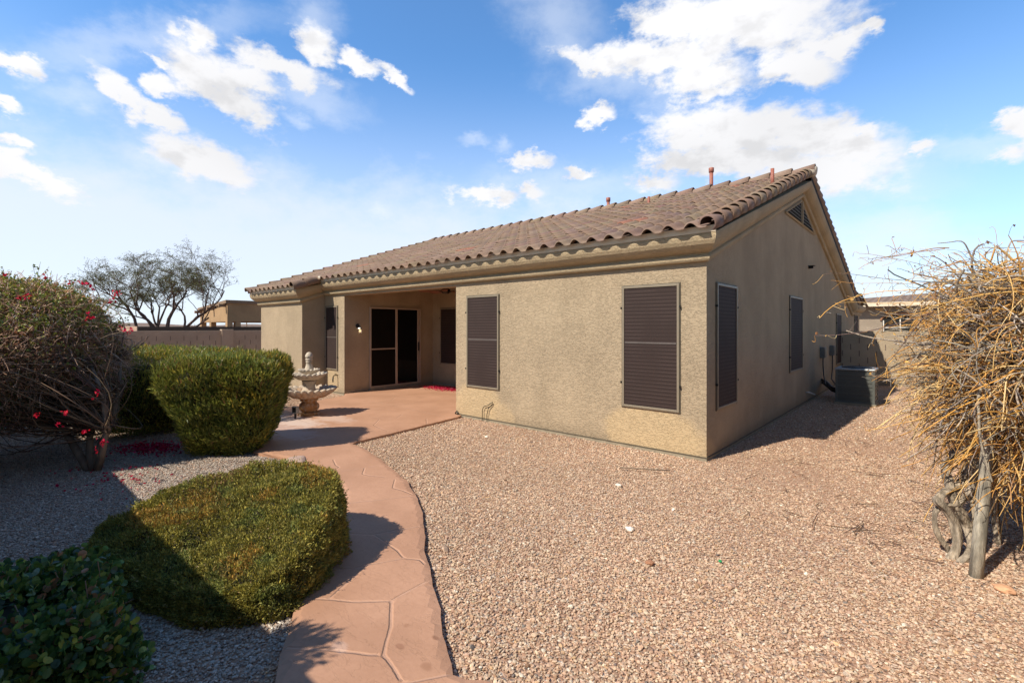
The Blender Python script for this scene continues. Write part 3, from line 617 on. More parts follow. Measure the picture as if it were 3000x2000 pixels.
g.add(vs, [(j * nx + i, j * nx + i + 1, (j + 1) * nx + i + 1, (j + 1) * nx + i) for j in range(len(ys) - 1) for i in range(nx - 1)])
tag(g.build('ground', m_grd), kind='structure')

RIGHT = [(-4.578, .002), (-4.40, -.03), (-4.33, -.2), (-4.15, -1.38), (-4.07, -1.97), (-4.03, -2.35), (-3.95, -2.48), (-3.64, -2.5), (-3.04, -2.64), (-2.53, -2.80), (-2.046, -2.95), (-1.54, -3.196), (-1.24, -3.376), (-.996, -3.545), (-.71, -3.77), (-.366, -3.99), (-.18, -4.10), (-.025, -4.2), (.1, -4.29), (.232, -4.37), (.428, -4.5)]
BOT = [(.50, -4.47), (.56, -4.42), (.70, -4.36), (1.2, -4.3), (2.6, -4.25), (2.6, -5.7), (1.4, -5.75), (.6, -5.5), (.2, -5.3)]
LEFT = [(-.14, -5.07), (-.42, -4.9), (-.71, -4.71), (-.89, -4.56), (-1.24, -4.24), (-1.5, -4.0), (-1.9, -3.75), (-2.2, -3.58), (-2.55, -3.455), (-2.88, -3.41), (-3.43, -3.345), (-3.83, -3.39), (-4.14, -3.46), (-4.44, -3.55), (-5.2, -3.5), (-6.0, -3.1), (-6.7, -2.75), (-7.3, -2.4), (-7.55, -1.99), (-7.81, -1.5), (-8.14, -.74), (-8.3, -.17), (-8.596, .002)]
POLY = RIGHT + BOT + LEFT + [(-8.596, 2.712), (-4.578, 2.712)]
GROOVES = [[(-1.13, -3.92), (-0.89, -3.94), (-0.79, -3.95), (-0.66, -3.99)], [(-0.33, -3.97), (-.56, -3.93), (-0.66, -3.99), (-0.77, -4.21), (-0.8, -4.33)], [(-0.76, -4.21), (-0.58, -4.58)], [(-0.72, -4.69), (-0.58, -4.58), (-0.45, -4.5), (-0.28, -4.34)], [(-0.29, -4.34), (-0.3, -4.05)], [(-0.28, -4.35), (-0.08, -4.49), (0.01, -4.58), (0.08, -4.64)], [(-0.33, -4.93), (-0.16, -4.8), (-0.05, -4.73), (0.02, -4.69), (0.08, -4.64)], [(0.08, -4.64), (0.19, -4.66), (0.3, -4.69), (.5, -5.0)], [(-0.99, -4.53), (-0.88, -4.37), (-0.8, -4.33)], [(-1.45, -4.15), (-1.15, -3.91), (-1.0, -3.55)], [(0.27, -4.75), (0.33, -4.66), (0.43, -4.5)], [(-3.34, -3.08), (-3.11, -3.17), (-3.01, -3.18), (-2.89, -3.36)], [(-2.89, -3.36), (-2.8, -3.05), (-2.71, -2.81)], [(-2.76, -3.01), (-2.59, -3.14), (-2.49, -3.12), (-2.29, -3.03)], [(-2.16, -3.02), (-1.95, -3.19), (-1.81, -3.17), (-1.62, -3.18)], [(-1.93, -3.72), (-1.77, -3.47), (-1.62, -3.2)], [(-8.01, -0.23), (-6.9, -0.26), (-5.88, -0.25), (-4.93, -0.32), (-4.16, -0.37)], [(-4.02, -3.37), (-3.98, -2.9), (-3.89, -2.47)], [(-6.06, -1.93), (-6.12, -0.97), (-6.11, 0.02), (-6.21, 1.46), (-6.2, 2.7)], [(-6.7, -0.26), (-6.84, 0.14), (-7.24, 0.55)], [(-5.13, -1.28), (-4.78, -1.61), (-4.21, -1.72)], [(-8.5, .5), (-7.23, 0.56), (-6.46, 1.05), (-5.78, 1.08), (-4.6, 1.3)], [(-4.55, -0.71), (-4.1, -1.06)], [(-7.4, -2.17), (-5.64, -2.22), (-5.2, -2.19), (-4.1, -2.3)], [(-5.52, -1.22), (-5.16, -1.2), (-4.98, -1.03), (-5.24, -0.72)], [(-6.1, -.9), (-7.9, -1.2)]]
def seg_dist(P, a, b):
    a, b = np.array(a), np.array(b); d = b - a; t_ = np.clip(((P - a) @ d) / (d @ d), 0, 1); return np.linalg.norm(P - (a + t_[:, None] * d), axis=1)
def poly_dist(P, poly, closed=True):
    q = poly + [poly[0]] if closed else poly
    return np.min([seg_dist(P, q[i], q[i + 1]) for i in range(len(q) - 1)], 0)
def inside(P, poly):
    x, y = P[:, 0], P[:, 1]; r_ = np.zeros(len(P), bool); n_ = len(poly)
    for i in range(n_):
        (x0, y0), (x1, y1) = poly[i], poly[(i + 1) % n_]
        if y0 != y1: r_ ^= ((y0 > y) != (y1 > y)) & (x < (x1 - x0) * (y - y0) / (y1 - y0) + x0)
    return r_
# the slab: boundary loop resampled with small irregularities, filled with interior points
loop = []
for i, a in enumerate(POLY):
    b_ = POLY[(i + 1) % len(POLY)]; L_ = math.dist(a, b_); n_ = max(1, int(L_ / .06))
    for k in range(n_):
        f = k / n_; x, y = a[0] + (b_[0] - a[0]) * f, a[1] + (b_[1] - a[1]) * f
        if y < -.05: x += .004 * math.sin(x * 9 + y * 14) + .004 * math.sin(x * 31 - y * 23); y += .004 * math.sin(x * 11 - y * 8) + .004 * math.sin(x * 27 + y * 19)
        loop.append((x, y))
gx, gy = np.meshgrid(np.arange(-8.6, 2.6, .04), np.arange(-5.8, 2.72, .04)); GP = np.stack([gx.ravel(), gy.ravel()], 1) + rng.normal(size=(gx.size, 2)) * .002
near = GP[np.linalg.norm(GP - CAMP, axis=1) < 4.2]
GP = GP[inside(GP, POLY) & (np.linalg.norm(GP - CAMP, axis=1) >= 2.0)]; GP = GP[poly_dist(GP, POLY) > .035]
GR = []
for L_ in GROOVES:
    L_ = [np.array(p) for p in L_]
    for a, b_ in zip(L_[:-1], L_[1:]):
        n_ = max(2, int(np.linalg.norm(b_ - a) / .03)); nv = np.array([-(b_ - a)[1], (b_ - a)[0]]) / np.linalg.norm(b_ - a)
        for q in np.linspace(0, 1, n_, endpoint=False): GR += [a + (b_ - a) * q + nv * o_ for o_ in (0, .018, -.018)]
GR = np.array(GR); GR = GR[inside(GR, POLY)]; GR = GR[poly_dist(GR, POLY) > .02]
GP = np.concatenate([GP[np.min([poly_dist(GP, L_, False) for L_ in GROOVES], 0) > .03], GR])
allp = [Vector(p) for p in loop] + [Vector(p) for p in GP]; nl = len(loop)
vv, ee, ff, *_ = geometry.delaunay_2d_cdt(allp, [(i, (i + 1) % nl) for i in range(nl)], [], 1, 1e-5)
VP = np.array([(p.x, p.y) for p in vv]); dE = poly_dist(VP, loop); dG = np.min([poly_dist(VP, L_, False) for L_ in GROOVES], 0)
ZT = .047
z = ZT - .012 * np.clip(1 - dE / .035, 0, 1) ** 2 + .002 * np.sin(VP[:, 0] * 3) * np.cos(VP[:, 1] * 4)
V = [(x, y, q) for (x, y), q in zip(VP, z)]; F = [tuple(f) if (VP[f[1]][0] - VP[f[0]][0]) * (VP[f[2]][1] - VP[f[0]][1]) - (VP[f[1]][1] - VP[f[0]][1]) * (VP[f[2]][0] - VP[f[0]][0]) > 0 else tuple(reversed(f)) for f in ff]
me = bpy.data.meshes.new('path'); nb = len(V); idx = [i for i in range(len(V)) if dE[i] < 1e-4 and i < nl]
base = {i: nb + k for k, i in enumerate(range(nl))}
V += [(V[i][0], V[i][1], -.03) for i in range(nl)]
F += [((i + 1) % nl, i, nb + i, nb + (i + 1) % nl) for i in range(nl)]
me.from_pydata(V, [], F); me.update()
at_ = me.attributes.new('groove', 'FLOAT', 'POINT'); at_.data.foreach_set('value', np.append(dG, np.ones(nl)).astype(np.float32))
m_path, t, b = newmat('stained_textured_concrete')
co = node(t, 'ShaderNodeTexCoord').outputs['Object']
ga = node(t, 'ShaderNodeAttribute', None, attribute_name='groove').outputs['Fac']
w1 = noisef(t, co, 9, 4, .6); ga2 = math_(t, 'ADD', ga, math_(t, 'MULTIPLY', math_(t, 'SUBTRACT', w1, .5), .012))
gr = smooth(t, ga2, .003, .014, 0, 1)
n_lo = noisef(t, co, 1.6, 6, .6); n_hi = noisef(t, co, 38, 5, .65)
mp = node(t, 'ShaderNodeMapping', {'Vector': co, 'Rotation': (0, 0, .9), 'Scale': (1, 3.2, 1)}).outputs[0]
ntx = node(t, 'ShaderNodeTexNoise', {'Vector': mp, 'Scale': 3.4, 'Detail': 7, 'Roughness': .62, 'Distortion': .7}).outputs['Fac']
rd = smooth(t, math_(t, 'ABSOLUTE', math_(t, 'SUBTRACT', ntx, .5)), 0, .016)
c = mix(t, smooth(t, n_lo, .3, .7), (.43, .24, .152), (.53, .305, .20))
c = mix(t, smooth(t, n_hi, .35, .7, 0, .35), c, (.40, .215, .135))
c = mix(t, math_(t, 'MULTIPLY', math_(t, 'SUBTRACT', 1, gr), .3), c, (.62, .40, .30))
for (x, y, rx, ry, col_, amt) in ((-6.1, -2.3, .9, .35, (.66, .54, .48), .75), (-5.9, -1.75, .7, .25, (.62, .47, .40), .6), (-5.4, -2.75, .9, .3, (.58, .46, .42), .5), (.17, -4.39, .03, .02, (.30, .15, .09), .8), (.09, -4.55, .035, .02, (.30, .15, .09), .7), (.30, -4.55, .04, .03, (.33, .17, .10), .7), (-.03, -4.43, .03, .025, (.33, .17, .10), .6), (-.14, -4.75, .07, .04, (.60, .42, .34), .5)):
    q = node(t, 'ShaderNodeMapping', {'Vector': co, 'Location': (x, y, .05), 'Scale': (rx, ry, 1)}, vector_type='TEXTURE').outputs[0]
    l = math_(t, 'ADD', node(t, 'ShaderNodeVectorMath', {0: q}, operation='LENGTH').outputs['Value'], math_(t, 'MULTIPLY', math_(t, 'SUBTRACT', w1, .5), 1.6))
    c = mix(t, smooth(t, l, .5, 1.1, amt, 0), c, col_)
t.links.new(c, b.inputs['Base Color']); b.inputs['Roughness'].default_value = .62; b.inputs['Specular IOR Level'].default_value = .35
h1 = math_(t, 'ADD', math_(t, 'MULTIPLY', gr, 1.0), math_(t, 'ADD', math_(t, 'MULTIPLY', rd, .09), math_(t, 'MULTIPLY', n_hi, .22)))
setbump(t, b, h1, .0075, .85)
tag(link('path', me, m_path), kind='structure')

# ---- gravel stones (loose stuff lying on the bed)
def ico():
    p = (1 + 5 ** .5) / 2
    v = np.array([(-1, p, 0), (1, p, 0), (-1, -p, 0), (1, -p, 0), (0, -1, p), (0, 1, p), (0, -1, -p), (0, 1, -p), (p, 0, -1), (p, 0, 1), (-p, 0, -1), (-p, 0, 1)], float)
    f = np.array([(0, 11, 5), (0, 5, 1), (0, 1, 7), (0, 7, 10), (0, 10, 11), (1, 5, 9), (5, 11, 4), (11, 10, 2), (10, 7, 6), (7, 1, 8), (3, 9, 4), (3, 4, 2), (3, 2, 6), (3, 6, 8), (3, 8, 9), (4, 9, 5), (2, 4, 11), (6, 2, 10), (8, 6, 7), (9, 8, 1)])
    return v / np.linalg.norm(v[0]), f
IV, IF = ico()
OV = np.array([(1, 0, 0), (0, 1, 0), (-1, 0, 0), (0, -1, 0), (0, 0, 1), (0, 0, -1)], float); OF = np.array([(0, 1, 4), (1, 2, 4), (2, 3, 4), (3, 0, 4), (1, 0, 5), (2, 1, 5), (3, 2, 5), (0, 3, 5)])
VD = np.array([-math.sin(R(41.5)), math.cos(R(41.5))]); VR = np.array([math.cos(R(41.5)), math.sin(R(41.5))])
def scatter(n, d0, d1, pw=1.0):
    D = np.sqrt(d0 ** 2 + (d1 ** 2 - d0 ** 2) * rng.random(n)) if pw == 1 else d0 + (d1 - d0) * rng.random(n)
    X = (rng.random(n) * 2 - 1) * (1.10 * D + .15)
    return CAMP + D[:, None] * VD + X[:, None] * VR, D
def clearance(P):
    ok = ~inside(P, loop) | False
    ok &= ~((P[:, 0] < .01) & (P[:, 0] > XL) & (P[:, 1] > -.01)) & ~((P[:, 0] < XL + .01) & (P[:, 0] > XW) & (P[:, 1] > YW - .01))
    ok &= (P[:, 0] < 2.72) & (P[:, 1] < 11.1) & (P[:, 1] > -6.5)
    ok &= ~((np.abs(P[:, 0] - .83) < .36) & (np.abs(P[:, 1] - 6.7) < .38))
    return ok
def stones(name, P, D, size, T, F, m, big=0.0, grey=0.0, z0=0.0):
    n = len(P); T2 = np.repeat(T[None], n, 0) * (1 + rng.normal(size=(n, len(T), 1)) * .18)
    sz = size * np.exp(rng.normal(size=n) * .28); bigm = rng.random(n) < big; sz[bigm] *= 1.9
    ax = rng.normal(size=(n, 3)); Rm = frames(ax); sc3 = np.stack([sz * (.85 + .4 * rng.random(n)), sz * (.8 + .3 * rng.random(n)), sz * (.5 + .3 * rng.random(n))], 1)
    Vl = np.einsum('nij,nkj->nki', Rm, T2 * sc3[:, None]); Vl[..., 2] *= .62
    pos = np.column_stack([P, z0 + sz * .15 + rng.random(n) * size * .45]); V = Vl + pos[:, None]
    FF = (F[None] + (np.arange(n) * len(T))[:, None, None]).reshape(-1, 3)
    cl_ = [(.62, .45, .345), (.56, .385, .295), (.50, .325, .235), (.68, .53, .42), (.58, .47, .39), (.42, .26, .185), (.24, .21, .20), (.78, .70, .62), (.62, .42, .27)]
    wt = [6, 6, 4, 4, 3, 1.6, .35, .5, .6]
    C = pal(cl_, wt, n, .12) * [.93, .92, .85] * (1 + .09 * wob(np.column_stack([P, P[:, 0] * 0]), 1.4, 3)[:, None])
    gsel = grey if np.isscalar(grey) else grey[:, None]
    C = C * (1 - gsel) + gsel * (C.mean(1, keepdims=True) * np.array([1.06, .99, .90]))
    # dusty redder drifts
    return np_mesh(name, V.reshape(-1, 3), FF, m, None, np.repeat(C, len(T), 0))
m_stone = colmat('crushed_rock', .9, 0, .2, bump=.002, bs=120, noise=.16)
def dirt(P): return np.clip(1 - np.hypot((P[:, 0] - 1.15) / 1.5, (P[:, 1] - 1.0) / 3.4), 0, 1) ** .5
def keepers(P): return rng.random(len(P)) < 1 - .62 * dirt(P) * np.clip(.75 + wob(np.column_stack([P, P[:, 0] * 0]), 1.6), 0, 1.3)
for n_, d0_, d1_, fi, fo, T_, F_, sz_, bg_ in ((98000, 1.9, 4.2, 0, 1.2, IV, IF, .0070, .010), (255000, 3.0, 7.2, 1.2, 1.8, OV, OF, .0082, .006), (230000, 5.4, 11.5, 1.8, 0, OV, OF, .0102, .003)):
    P, D = scatter(n_, d0_, d1_); a_ = np.clip((D - d0_) / fi, 0, 1) if fi else 1; b_ = np.clip((d1_ - D) / fo, 0, 1) if fo else 1
    k = clearance(P) & keepers(P) & (rng.random(len(P)) < a_ * b_); P, D = P[k], D[k]
    lb = np.where((P[:, 0] + P[:, 1] * .55 < -3.1) & (P[:, 1] < -3.3), .72, 0)  # left bed stones greyer, partly its shade put into their colour
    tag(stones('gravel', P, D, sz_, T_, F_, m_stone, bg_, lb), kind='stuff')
# one larger rock
def rock(name, loc, s, col, label, seed=1):
    rg = np.random.default_rng(seed); import bmesh
    bm = bmesh.new(); bmesh.ops.create_icosphere(bm, subdivisions=4, radius=1)
    for v in bm.verts:
        n = mnoise.fractal(v.co * 1.3 + Vector((seed * 3.1, 0, 0)), 1, 2, 4); v.co *= 1 + .28 * n
        v.co.z *= s[2] / s[0]; v.co.y *= s[1] / s[0]; v.co *= s[0]
    me = bpy.data.meshes.new(name); bm.to_mesh(me); bm.free()
    for p in me.polygons: p.use_smooth = True
    o = link(name, me, simple(name + '_stone', col, .9, var=.2, vs=6, bump=.006, bs=18)); o.location = loc
    return tag(o, label, 'rock')
rock('boulder', (-3.27, -3.56, .07), (.17, .12, .13), (.42, .30, .25), 'rounded pinkish boulder at the path edge behind the low clipped shrub')
for i, (x, y, s_, c_, lb_) in enumerate(((-.35, -1.55, .035, (.75, .66, .56), 'pale flat stone lying on open gravel nearest the house corner'), (.62, -2.86, .03, (.34, .17, .10), 'dark red chunk of rock in the gravel'), (.25, -2.45, .036, (.78, .70, .62), 'largest white stone in the middle of the gravel'), (2.42, -1.72, .05, (.60, .34, .20), 'orange brown stone beside the foot of the wooden post'), (2.62, -1.62, .06, (.42, .28, .19), 'brown broad stone in the gravel near the boundary wall'), (-2.9, -.9, .03, (.8, .74, .66), 'small white stone near the curved path edge'))):
    rock('stone', (x, y, .02), (s_, s_ * .7, s_ * .5), c_, lb_, i + 5)
tag(rock('glass_chip', (.98, -2.52, .022), (.012, .01, .008), (.01, .28, .10), 'x'), 'tiny bright green glass chip in the gravel', 'glass chip')

# ------------------------------------------------------------------ boundary walls and neighbours
m_block = stucco('grey_block_wall', (.42, .33, .255), k=.6)
m_joint = simple('recessed_mortar_joint', (.17, .13, .105), .95)
def block_wall(name, label, x0, y0, x1, y1, h_, m, pil=(), joints=None, cat='wall', th=.15, cap=True):
    t_ = thing(name, label, cat, ((x0 + x1) / 2, (y0 + y1) / 2, 0)); L_ = math.hypot(x1 - x0, y1 - y0); a = math.atan2(y1 - y0, x1 - x0); t_.rotation_euler = (0, 0, a)
    g = MB(); g.box((-L_ / 2, -th / 2, -.3), (L_ / 2, th / 2, h_)); g.build('panel', m, t_, bevel=.006)
    for u in pil:
        g = MB(); g.box((u - .2, -th / 2 - .05, -.3), (u + .2, th / 2 + .05, h_ + .045)); g.build('pilaster', m, t_, bevel=.008)
    if joints:
        s_, u0, u1 = joints; g = MB(); r = 0; zz = h_ - .18
        while zz > -.1:
            u = u0 + (.2 if r % 2 else 0)
            while u < u1:
                if min([abs(u - q) for q in pil] + [9]) > .24: g.box((u - .011, min(s_ * th / 2, s_ * (th / 2 + .003)), zz - .17), (u + .011, max(s_ * th / 2, s_ * (th / 2 + .003)), zz - .005))
                u += .406
            zz -= .19; r += 1
        g.build('block_joints', m_joint, t_)
    return t_
# left boundary wall: runs along y at x=-18.2, seen face looks to +x (local -y after rotation by 90 deg)
block_wall('garden_wall', 'low taupe block wall with square pilasters behind the hedge', -18.2, -7, -18.2, 9, 1.52, m_block, pil=(-7 + 16 / 2 - 3.5 - 0 - 8 + 10, 7 - 8 + 1.1 + 1.0, -8 + 7 + .1 + 9.7), joints=(-1, -8, 8))
m_dk = stucco('dark_block_wall', (.075, .065, .055), k=.6); m_lt = stucco('pinkish_block_wall', (.46, .34, .26), k=.5)
block_wall('garden_wall', 'long dark wall beyond the taupe block wall', -23, -1.35, -23, 6.5, 1.672, m_dk)
block_wall('garden_wall', 'sunlit pinkish wall running left from the dark wall end', -42, -1.30, -23, -1.30, 1.68, m_lt)
m_tanw = stucco('tan_block_wall', (.43, .35, .25), k=.6)
block_wall('garden_wall', 'tan block wall closing the side yard behind the cooling unit', .01, 11.25, 2.86, 11.25, 1.53, m_tanw, joints=(-1, -1.4, 1.4))
block_wall('garden_wall', 'boundary wall on the right behind the dry vine', 2.86, -6.7, 2.86, 11.33, 1.53, m_tanw, pil=(-8.9 + 8.0, -8.9 + 4.0, 2.5), joints=(1, -8, 9))
block_wall('garden_wall', 'rear boundary wall behind the planting', -14, -6.72, 2.78, -6.72, 1.86, m_tanw)

def house_far(name, label, x0, y0, x1, y1, hw, hr, axis, mw, mr, over=.4):
    t_ = thing(name, label, 'house', ((x0 + x1) / 2, (y0 + y1) / 2, 0)); a, b_ = (x1 - x0) / 2, (y1 - y0) / 2
    g = MB(); g.box((-a, -b_, 0), (a, b_, hw)); g.build('wall', mw, t_)
    A, B_ = a + over, b_ + over; g = MB()
    vs = [(-A, -B_, hw), (A, -B_, hw), (A, B_, hw), (-A, B_, hw)]; q = min(A, B_)
    rg = [(-(A - q), 0, hr), (A - q, 0, hr)] if A > B_ else [(0, -(B_ - q), hr), (0, B_ - q, hr)]
    if A > B_: fs = [(0, 1, 5, 4), (1, 2, 5), (2, 3, 4, 5), (3, 0, 4)]
    else: fs = [(0, 1, 4), (1, 2, 5, 4), (2, 3, 5), (3, 0, 4, 5)]
    g.add(vs + rg, fs + [(3, 2, 1, 0)]); g.build('roof', mr, t_)
    g = MB(); g.box((-A, -B_ - .02, hw - .16), (A, -B_ + .02, hw + .02)); g.box((A - .02, -B_ + .02, hw - .16), (A + .02, B_, hw + .02)); g.build('fascia', m_fascia, t_)
    return t_
m_farroof, t, b = newmat('far_tile_roof'); co = node(t, 'ShaderNodeTexCoord').outputs['Object']
wv_ = node(t, 'ShaderNodeTexWave', {'Vector': co, 'Scale': 1.1, 'Distortion': .3}, bands_direction='X').outputs['Fac']; wv2 = node(t, 'ShaderNodeTexWave', {'Vector': co, 'Scale': .9}, bands_direction='Y').outputs['Fac']
cf = mix(t, wv_, (.17, .115, .085), (.27, .19, .145)); cf = mix(t, math_(t, 'MULTIPLY', noisef(t, co, 2, 5), .5), cf, (.22, .16, .13)); t.links.new(cf, b.inputs['Base Color']); b.inputs['Roughness'].default_value = .9
setbump(t, b, math_(t, 'ADD', wv_, wv2), .04)
m_taupe = stucco('taupe_stucco', (.34, .285, .225), k=.5)
nh = house_far('house', 'taupe neighbouring house with arched window beyond the side yard wall', -3.6, 21, 13, 33, 2.72, 3.45, 'x', m_taupe, m_farroof, .5)
g = MB(); n_ = 14; cx_, cz_, wd = -3.75, 1.95, .62
vs = [(cx_ - wd, -6.012, 1.2), (cx_ + wd, -6.012, 1.2)] + [(cx_ + wd * math.cos(PI * k / n_), -6.012, cz_ + .27 * math.sin(PI * k / n_)) for k in range(n_ + 1)]
g.add(vs, [tuple(range(len(vs)))]); aw = g.build('window', m_dark, nh)
g = MB(); g.box((cx_ - wd + .02, -6.04, 1.2), (cx_ - wd + .06, -6.02, 1.95)); g.box((cx_ - .02, -6.04, 1.2), (cx_ + .02, -6.02, 2.0)); g.box((cx_ - wd, -6.035, 1.62), (cx_ + wd, -6.022, 1.65)); g.build('frame', simple('white_sash', (.7, .68, .62), .5), aw)
g = MB(); g.tube([(cx_ + (wd + .05) * math.cos(PI * k / n_), -6.03, cz_ + .32 * math.sin(PI * k / n_)) for k in range(n_ + 1)], .045, 6); g.build('arch_trim', simple('rust_trim', (.30, .15, .08), .8), aw)

# casita with open porch on the left, beyond the dark wall
m_cas = stucco('ochre_stucco', (.42, .285, .165), k=.5); m_cas2 = simple('brown_band', (.26, .18, .12), .8)
ct = thing('porch_building', 'square stucco building with open porch and sloping parapet left of the house', 'building', (-32.6, 7.3, 0))
g = MB()
def slab(x0, y0, x1, y1, z0a, z0b, z1a, z1b):
    """box whose bottom/top heights differ between x0 (a) and x1 (b)"""
    vs = [(x0, y0, z0a), (x1, y0, z0b), (x1, y1, z0b), (x0, y1, z0a), (x0, y0, z1a), (x1, y0, z1b), (x1, y1, z1b), (x0, y1, z1a)]
    g.add(vs, [(3, 2, 1, 0), (4, 5, 6, 7), (0, 1, 5, 4), (1, 2, 6, 5), (2, 3, 7, 6), (3, 0, 4, 7)])
slab(-2.6, -3.0, 2.6, -2.7, 1.96, 1.98, 2.75, 3.10); slab(2.3, -2.7, 2.6, 3.2, 2.0, 2.0, 3.1, 3.1); slab(-2.6, -2.7, -2.3, 3.2, 1.96, 1.96, 2.75, 2.75); slab(-2.3, 2.9, 2.3, 3.2, 0, 0, 2.8, 3.0)
g.build('wall', m_cas, ct)
for (x, y) in ((-2.45, -2.85), (-.5, -2.85), (2.45, -2.4), (2.45, -2.85), (2.45, .1), (2.45, 2.0)):
    g = MB(); g.box((x - .2, y - .15, 0), (x + .15, y + .15, 1.98)); g.build('pillar', m_cas, ct)
g = MB(); slab(-2.75, -3.12, 2.72, 3.3, 2.75, 3.10, 2.93, 3.29); g.build('roof', m_cas2, ct)
for x in (-2.3, .15, 2.35):
    g = MB(); g.box((x - .08, -3.4, 2.55 + (x + 2.6) * .066), (x + .08, -3.0, 2.72 + (x + 2.6) * .066)); g.build('rafter_end', m_cas2, ct)
g = MB(); g.box((-2.9, -2.4, 2.5), (-2.6, -2.2, 2.62)); g.build('rafter_end', m_cas2, ct)
g = MB(); g.box((-2.28, 2.5, 1.0), (2.28, 2.55, 1.95)); g.build('glazing', simple('sky_toned_glass', (.25, .36, .42), .15, var=.3, vs=3), ct)
for (x, y, lx, ly, hw, hr, lb_) in ((-75, 6, 9, 12, 1.45, 2.2, 'far low tan roofed house left of the mesquite trunks'), (-82, 24, 9, 10, 1.45, 2.15, 'far low roofed house seen between the mesquite trunks and the porch building')):
    house_far('house', lb_, x - lx, y - ly, x + lx, y + ly, hw, hr, 'y', m_taupe, m_farroof)
g = MB(); g.tube([(-60, 16, 1), (-60, 16, 2.85)], .06, 6); tag(g.build('vent_stack', m_cas2), 'thin far pipe poking above the dark wall right of the mesquite', 'pipe')
# ------------------------------------------------------------------ planting
m_leaf = colmat('glossy_leaf', .42, .25, .45)
m_sleaf = colmat('small_matte_leaf', .62, .22, .25)
m_bark = simple('grey_brown_bark', (.20, .15, .11), .9, var=.3, vs=12, bump=.01, bs=30, stretch=(1, 1, .3))
m_twig = colmat('dry_twig', .75, 0, .25)
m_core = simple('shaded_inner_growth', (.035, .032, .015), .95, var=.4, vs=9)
def unit(n, up=-1.0):
    u = rng.normal(size=(n, 3)); u /= np.linalg.norm(u, axis=1, keepdims=True); u[:, 2] = np.abs(u[:, 2]) * np.where(u[:, 2] < up, 1, np.sign(u[:, 2])); return u

# ---- low clipped mound beside the path
MP = [(-.85, -5.12), (-.64, -4.80), (-.74, -4.52), (-.97, -4.26), (-1.2, -4.10), (-1.52, -4.06), (-1.82, -4.18), (-2.15, -4.5), (-2.36, -4.82), (-2.44, -5.12), (-2.42, -5.42), (-2.0, -5.50), (-1.25, -5.30)]
mq = 12; MPS = []
for i in range(len(MP)):
    p0, p1, p2, p3 = [np.array(MP[(i + j - 1) % len(MP)]) for j in range(4)]
    for q in range(4):
        s_ = q / 4; MPS.append(tuple(.5 * ((2 * p1) + (-p0 + p2) * s_ + (2 * p0 - 5 * p1 + 4 * p2 - p3) * s_ ** 2 + (-p0 + 3 * p1 - 3 * p2 + p3) * s_ ** 3)))
EW, PP_, QQ_ = .13, 2.2, .60
def mound_h(P):
    d = poly_dist(P, MPS) * np.where(inside(P, MPS), 1, -1)
    p3_ = np.column_stack([P, P[:, 0] * 0])
    Dm, Rm_ = (P - CAMP) @ VD, (P - CAMP) @ VR
    H0 = np.clip(-.60 + .385 * Dm + .16 * Rm_, .10, .56) + .03 * wob(p3_, 3.0, 1.0) + .02 * wob(p3_, 9, 3)
    H0 -= .07 * np.exp(-((P[:, 0] + 1.55) ** 2 + (P[:, 1] + 4.98) ** 2) / .012)
    H = H0 * (1 - (1 - np.clip(d / EW, 0, 1)) ** PP_) ** QQ_
    return np.where(d > 0, H, -1), d
n0 = 125000
P = np.column_stack([rng.uniform(-2.9, -.7, n0), rng.uniform(-5.6, -3.8, n0)]); H, d = mound_h(P); kp = d > .012; P, H = P[kp], H[kp]
e = .012; hx = np.clip((mound_h(P + [e, 0])[0] - mound_h(P - [e, 0])[0]) / (2 * e), -3, 3); hy = np.clip((mound_h(P + [0, e])[0] - mound_h(P - [0, e])[0]) / (2 * e), -3, 3)
nn = np.column_stack([-hx, -hy, np.ones(len(P))]); nn /= np.linalg.norm(nn, axis=1, keepdims=True)
pos = np.column_stack([P, H])
# the clipped sides
nS = 60000; M_ = np.array(MPS); nxt = np.roll(M_, -1, 0); ln = np.linalg.norm(nxt - M_, axis=1); si_ = rng.choice(len(M_), nS, p=ln / ln.sum()); dd_ = (nxt - M_)[si_] / ln[si_, None]
inn = np.column_stack([-dd_[:, 1], dd_[:, 0]]); B_ = M_[si_] + dd_ * (rng.random(nS) * ln[si_])[:, None]; test = inside(B_ + inn * .05, MPS); inn = np.where(test[:, None], inn, -inn)
Ht = mound_h(B_ + inn * (EW + .02))[0]; f_ = rng.random(nS) ** .9 * .97; off_ = EW * (1 - (1 - f_ ** (1 / QQ_)) ** (1 / PP_))
ps = np.column_stack([B_ + inn * (off_ + .012 + .02 * wob(np.column_stack([B_, f_]), 9, 2))[:, None], np.clip(Ht, .1, 1) * f_]); ns_ = np.column_stack([-inn, .25 + f_]); ns_ /= np.linalg.norm(ns_, axis=1, keepdims=True)
pos = np.concatenate([pos, ps]); nn = np.concatenate([nn, ns_]); P = pos[:, :2]
pos = pos - nn * (rng.random((len(pos), 1)) ** 1.3 * .045) + nn * (.020 * wob(pos, 20, 1)[:, None] + .010 * wob(pos, 45, 3)[:, None]); pos[:, 2] = np.maximum(pos[:, 2], .005)
n = len(pos); ax = nn + rng.normal(size=(n, 3)) * .6 + [0, 0, .35]
f1 = wob(pos, 4.5, 2)[:, None]; f2 = wob(pos, 11, 5)[:, None]
C = pal([(.36, .32, .07), (.44, .37, .09), (.29, .265, .07), (.19, .20, .055)], [4, 3, 4, 2], n, .24)
C *= 1 + .28 * wob(pos, 26, 4)[:, None]
C = np.where((f1 > .32) & (rng.random((n, 1)) < .6), C * [1.2, .90, .9] + [.04, .01, .005], C); C = np.where(f2 < -.4, C * [.80, .95, 1.15], C)
dry = np.exp(-((P[:, 0] + 2.15) ** 2 + (P[:, 1] + 4.65) ** 2) / .05)[:, None]; C = np.where(rng.random((n, 1)) < dry * .5, [.30, .19, .09], C)
